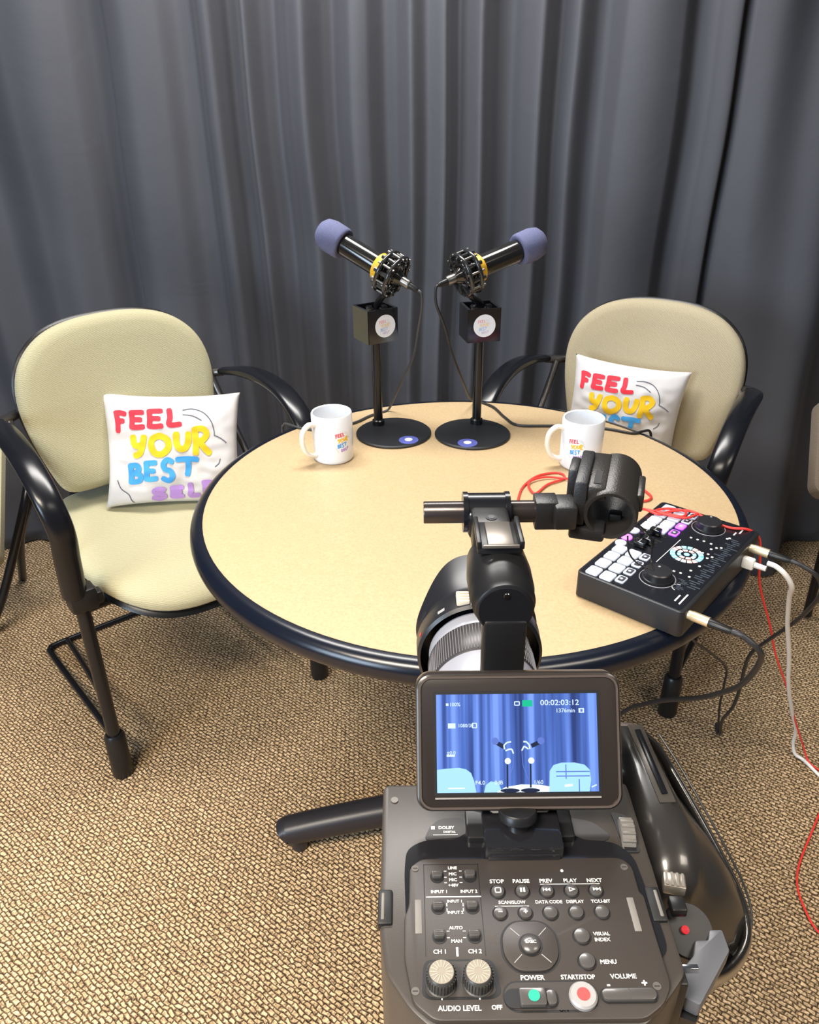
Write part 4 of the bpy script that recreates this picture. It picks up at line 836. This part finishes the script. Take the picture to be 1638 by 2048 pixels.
bm = BM(); box(bm, (34, 199, 84), (14, 15, 19), bev=1); box(bm, (45, 196, 85), (14, 20, 16), bev=2); box(bm, (-19, 24, 5), (8, 50, 30), M=HM_, bev=1.5); box(bm, (-13, 5, -15), (22, 15, 9), M=HM_, bev=2); box(bm, (-26, 30, 8), (6, 22, 20), M=HM_, bev=1.5); cobj('holder_block', bm, mat('holder_block_grey', (.016, .016, .018), .4, noise_amt=.15, noise_scale=900, bump=.3), mh)
bm = BM(); n = 48
lathe(bm, [(13.6, -2), (15.6, -2.4), (16.6, 0), (16.6, 56), (14.6, 57), (13.6, 55)], n, M=HM_ @ Matrix(((1, 0, 0, 0), (0, 0, 1, 0), (0, -1, 0, 0), (0, 0, 0, 1))), cap0=False, cap1=False)
r = [(13.6, 55), (13.6, -2)]; lathe(bm, r, n, M=HM_ @ Matrix(((1, 0, 0, 0), (0, 0, 1, 0), (0, -1, 0, 0), (0, 0, 0, 1))), cap0=False, cap1=False)
box(bm, (-11, 28, 12), (14, 54, 9), M=HM_, bev=1.5)
box(bm, (16.5, 28, 3), (4.5, 30, 12), M=HM_, bev=1.5)
cobj('holder_ring', bm, mat('holder_satin', (.03, .027, .025), .34, metal=.3, noise_amt=.1, noise_scale=900, bump=.3), mh)
bm = BM(); box(bm, (-10, 16, 16.3), (4.5, 18, 1.2), M=HM_); cobj('slot', bm, DARK, mh); bm = BM(); box(bm, (3, 20, -11), (8, 8, 6), M=HM_, bev=1.5); cobj('inner_pad', bm, DARK, mh)
bm = BM(); tube(bm, [HM_ @ V((12, 0, -13)), HM_ @ V((14, -4, -22)), HM_ @ V((20, -6, -28)), HM_ @ V((30, -8, -30))], .55, k=6); tube(bm, [HM_ @ V((17, 0, -4)), HM_ @ V((26, 2, -14)), HM_ @ V((28, 0, -28)), HM_ @ V((30, -8, -30))], .55, k=6); cobj('tether', bm, BLACK, mh)
# ---- side grip
GS = [(64, -30), (70, -20), (79, -15.5), (90, -17), (103, -30), (119, -50), (133, -78), (131, -104), (116, -118), (80, -118), (64, -108)]
def grip_ring(y, k, dz=0, off=0):
    P = []
    for x, z in GS:
        xx = 64+(x-64)*k if x > 90 else x+(0 if x < 72 else (k-1)*8)
        P.append(V((xx+off*(1 if x > 95 else 0), z+dz+off*(.7 if z > -60 and x > 75 else 0))))
    Q = catmull([V((p.x, p.y, 0)) for p in P+[P[0]]], 4)[:-1]; return [V((q.x, y, q.y)) for q in Q]
gm = mat('grip_smooth_black', (.022, .020, .019), .27, coat=.35, noise_amt=.1)
bm = BM(); loops(bm, [grip_ring(127, .30, -22), grip_ring(123, .40, -6), grip_ring(114, .52, -1), grip_ring(98, .68), grip_ring(78, .82), grip_ring(58, .93), grip_ring(42, .99, -2), grip_ring(30, .96, -5), grip_ring(20, .82, -10), grip_ring(15, .6, -20)])
gr = cobj('hand_grip', bm, gm, cc, angle=60)
bm = BM(); box(bm, (0, 0, 0), (9, 58, 1.5), M=TR(83, 86, -15.4, radians(3), radians(0)), bev=.6); box(bm, (0, 0, 0), (3.4, 48, 1.2), M=TR(83, 86, -14.2, radians(3)), bev=.5, mi=1); cobj('zoom_rocker', bm, [mat('grip_bronze', (.10, .09, .08), .28, metal=.5), SATIN], gr)
bm = BM()     # strap: padded band with stitched ridges over the outside of the grip
path = [(84, 121, -32), (95, 112, -34), (103, 96, -42), (112, 76, -53), (122, 56, -67), (130, 41, -82), (129, 27, -92), (117, 17, -100), (100, 14, -104)]
sweep(bm, path, (0.25, .35, -.9), lambda q: (17-3*q, 3.0), k=6, n=16); sp_ = cobj('hand_strap', bm, mat('strap_leather', (.016, .015, .015), .24, coat=.4, noise_amt=.2, noise_scale=200, bump=.4), gr, angle=70)
bm = BM()
for o_ in (0, 7, 14):
    tube(bm, [(p[0]+1.6+o_*.10, p[1]+1.8+o_*.12, p[2]+12-o_*1.1) for p in path[1:-1]], .7, k=5, n=8)
cobj('strap_piping', bm, mat('piping_grey', (.03, .03, .03), .3), sp_)
bm = BM(); box(bm, (0, 0, 0), (10, 8, 6), M=TR(70, 2, -6, radians(-12)), bev=.8)
for k in range(4): box(bm, (-3.6+k*2.4, 0, 3.2), (1.1, 7, .8), M=TR(70, 2, -6, radians(-12)))
box(bm, (69, -8, -8), (7, 8, 5), bev=1, mi=1); cobj('strap_buckle', bm, [mat('buckle_metal', (.42, .38, .33), .3, metal=.8), BLACK], gr)
bm = BM(); lathe(bm, [(11, 0), (12, .8), (11.4, 2), (5, 2.4), (0, 2.6)], 32, M=TR(74, -12, -20, 0, radians(26), radians(8)), cap1=False); eb = cobj('rear_button_ring', bm, DARK, gr)
bm = BM(); lathe(bm, [(1.8, 0), (1.8, 1.2), (0, 1.6)], 20, M=TR(72, -13.5, -17.2, 0, radians(26), radians(8)), cap1=False); cobj('red_button', bm, mat('button_red', (.35, .01, .02), .3, emit=(.8, .02, .03), estr=.1), eb)
# ---- open connector flap at the rear right corner
bm = BM(); prism(bm, rpoly([(62, -42), (69, -46), (90, -22), (90, -12), (84, -12), (82, -17), (76, -17), (73, -24), (66, -30)], 1.2), -27, -19, bev=1.0); fl = cobj('connector_flap', bm, mat('flap_blue_grey', (.085, .09, .105), .4), cc)
bm = BM(); prism(bm, rpoly([(58, -44), (68, -48), (72, -42), (60, -34)], 1), -100, -28); box(bm, (69, -30, -18.5), (8, 2.2, 1.6), M=None, bev=.3, mi=1); cobj('flap_stem', bm, [BLACK, CHROME], fl)

# ================================================================== TRIPOD under the camcorder (below the frame)
tp = empty('tripod', TR(-.051, -1.00, 0), 'black tripod carrying the camcorder, below the bottom edge of the picture', 'tripod')
bm = BM(); box(bm, (0, .0, .966), (.06, .09, .020), bev=.004); lathe(bm, [(.03, .90), (.035, .925), (.035, .957)], 28); obj('head', bm, BLACK, tp)
bm = BM(); lathe(bm, [(.014, .35), (.014, .905)], 20); lathe(bm, [(.04, .80), (.045, .82), (.045, .86), (.03, .88)], 24); obj('centre_column', bm, SATIN, tp)
for a in (-90, 190, -10):
    d = V((cos(radians(a)), sin(radians(a)), 0)); bm = BM(); tube(bm, [d*.035+V((0, 0, .84)), d*.16+V((0, 0, .42))], .013, k=1); tube(bm, [d*.155+V((0, 0, .44)), d*.285+V((0, 0, .012))], .0095, k=1); lathe(bm, [(.012, 0), (.015, .004), (.012, .02)], 16, M=Matrix.Translation(d*.287)); obj('leg', bm, SATIN, tp)
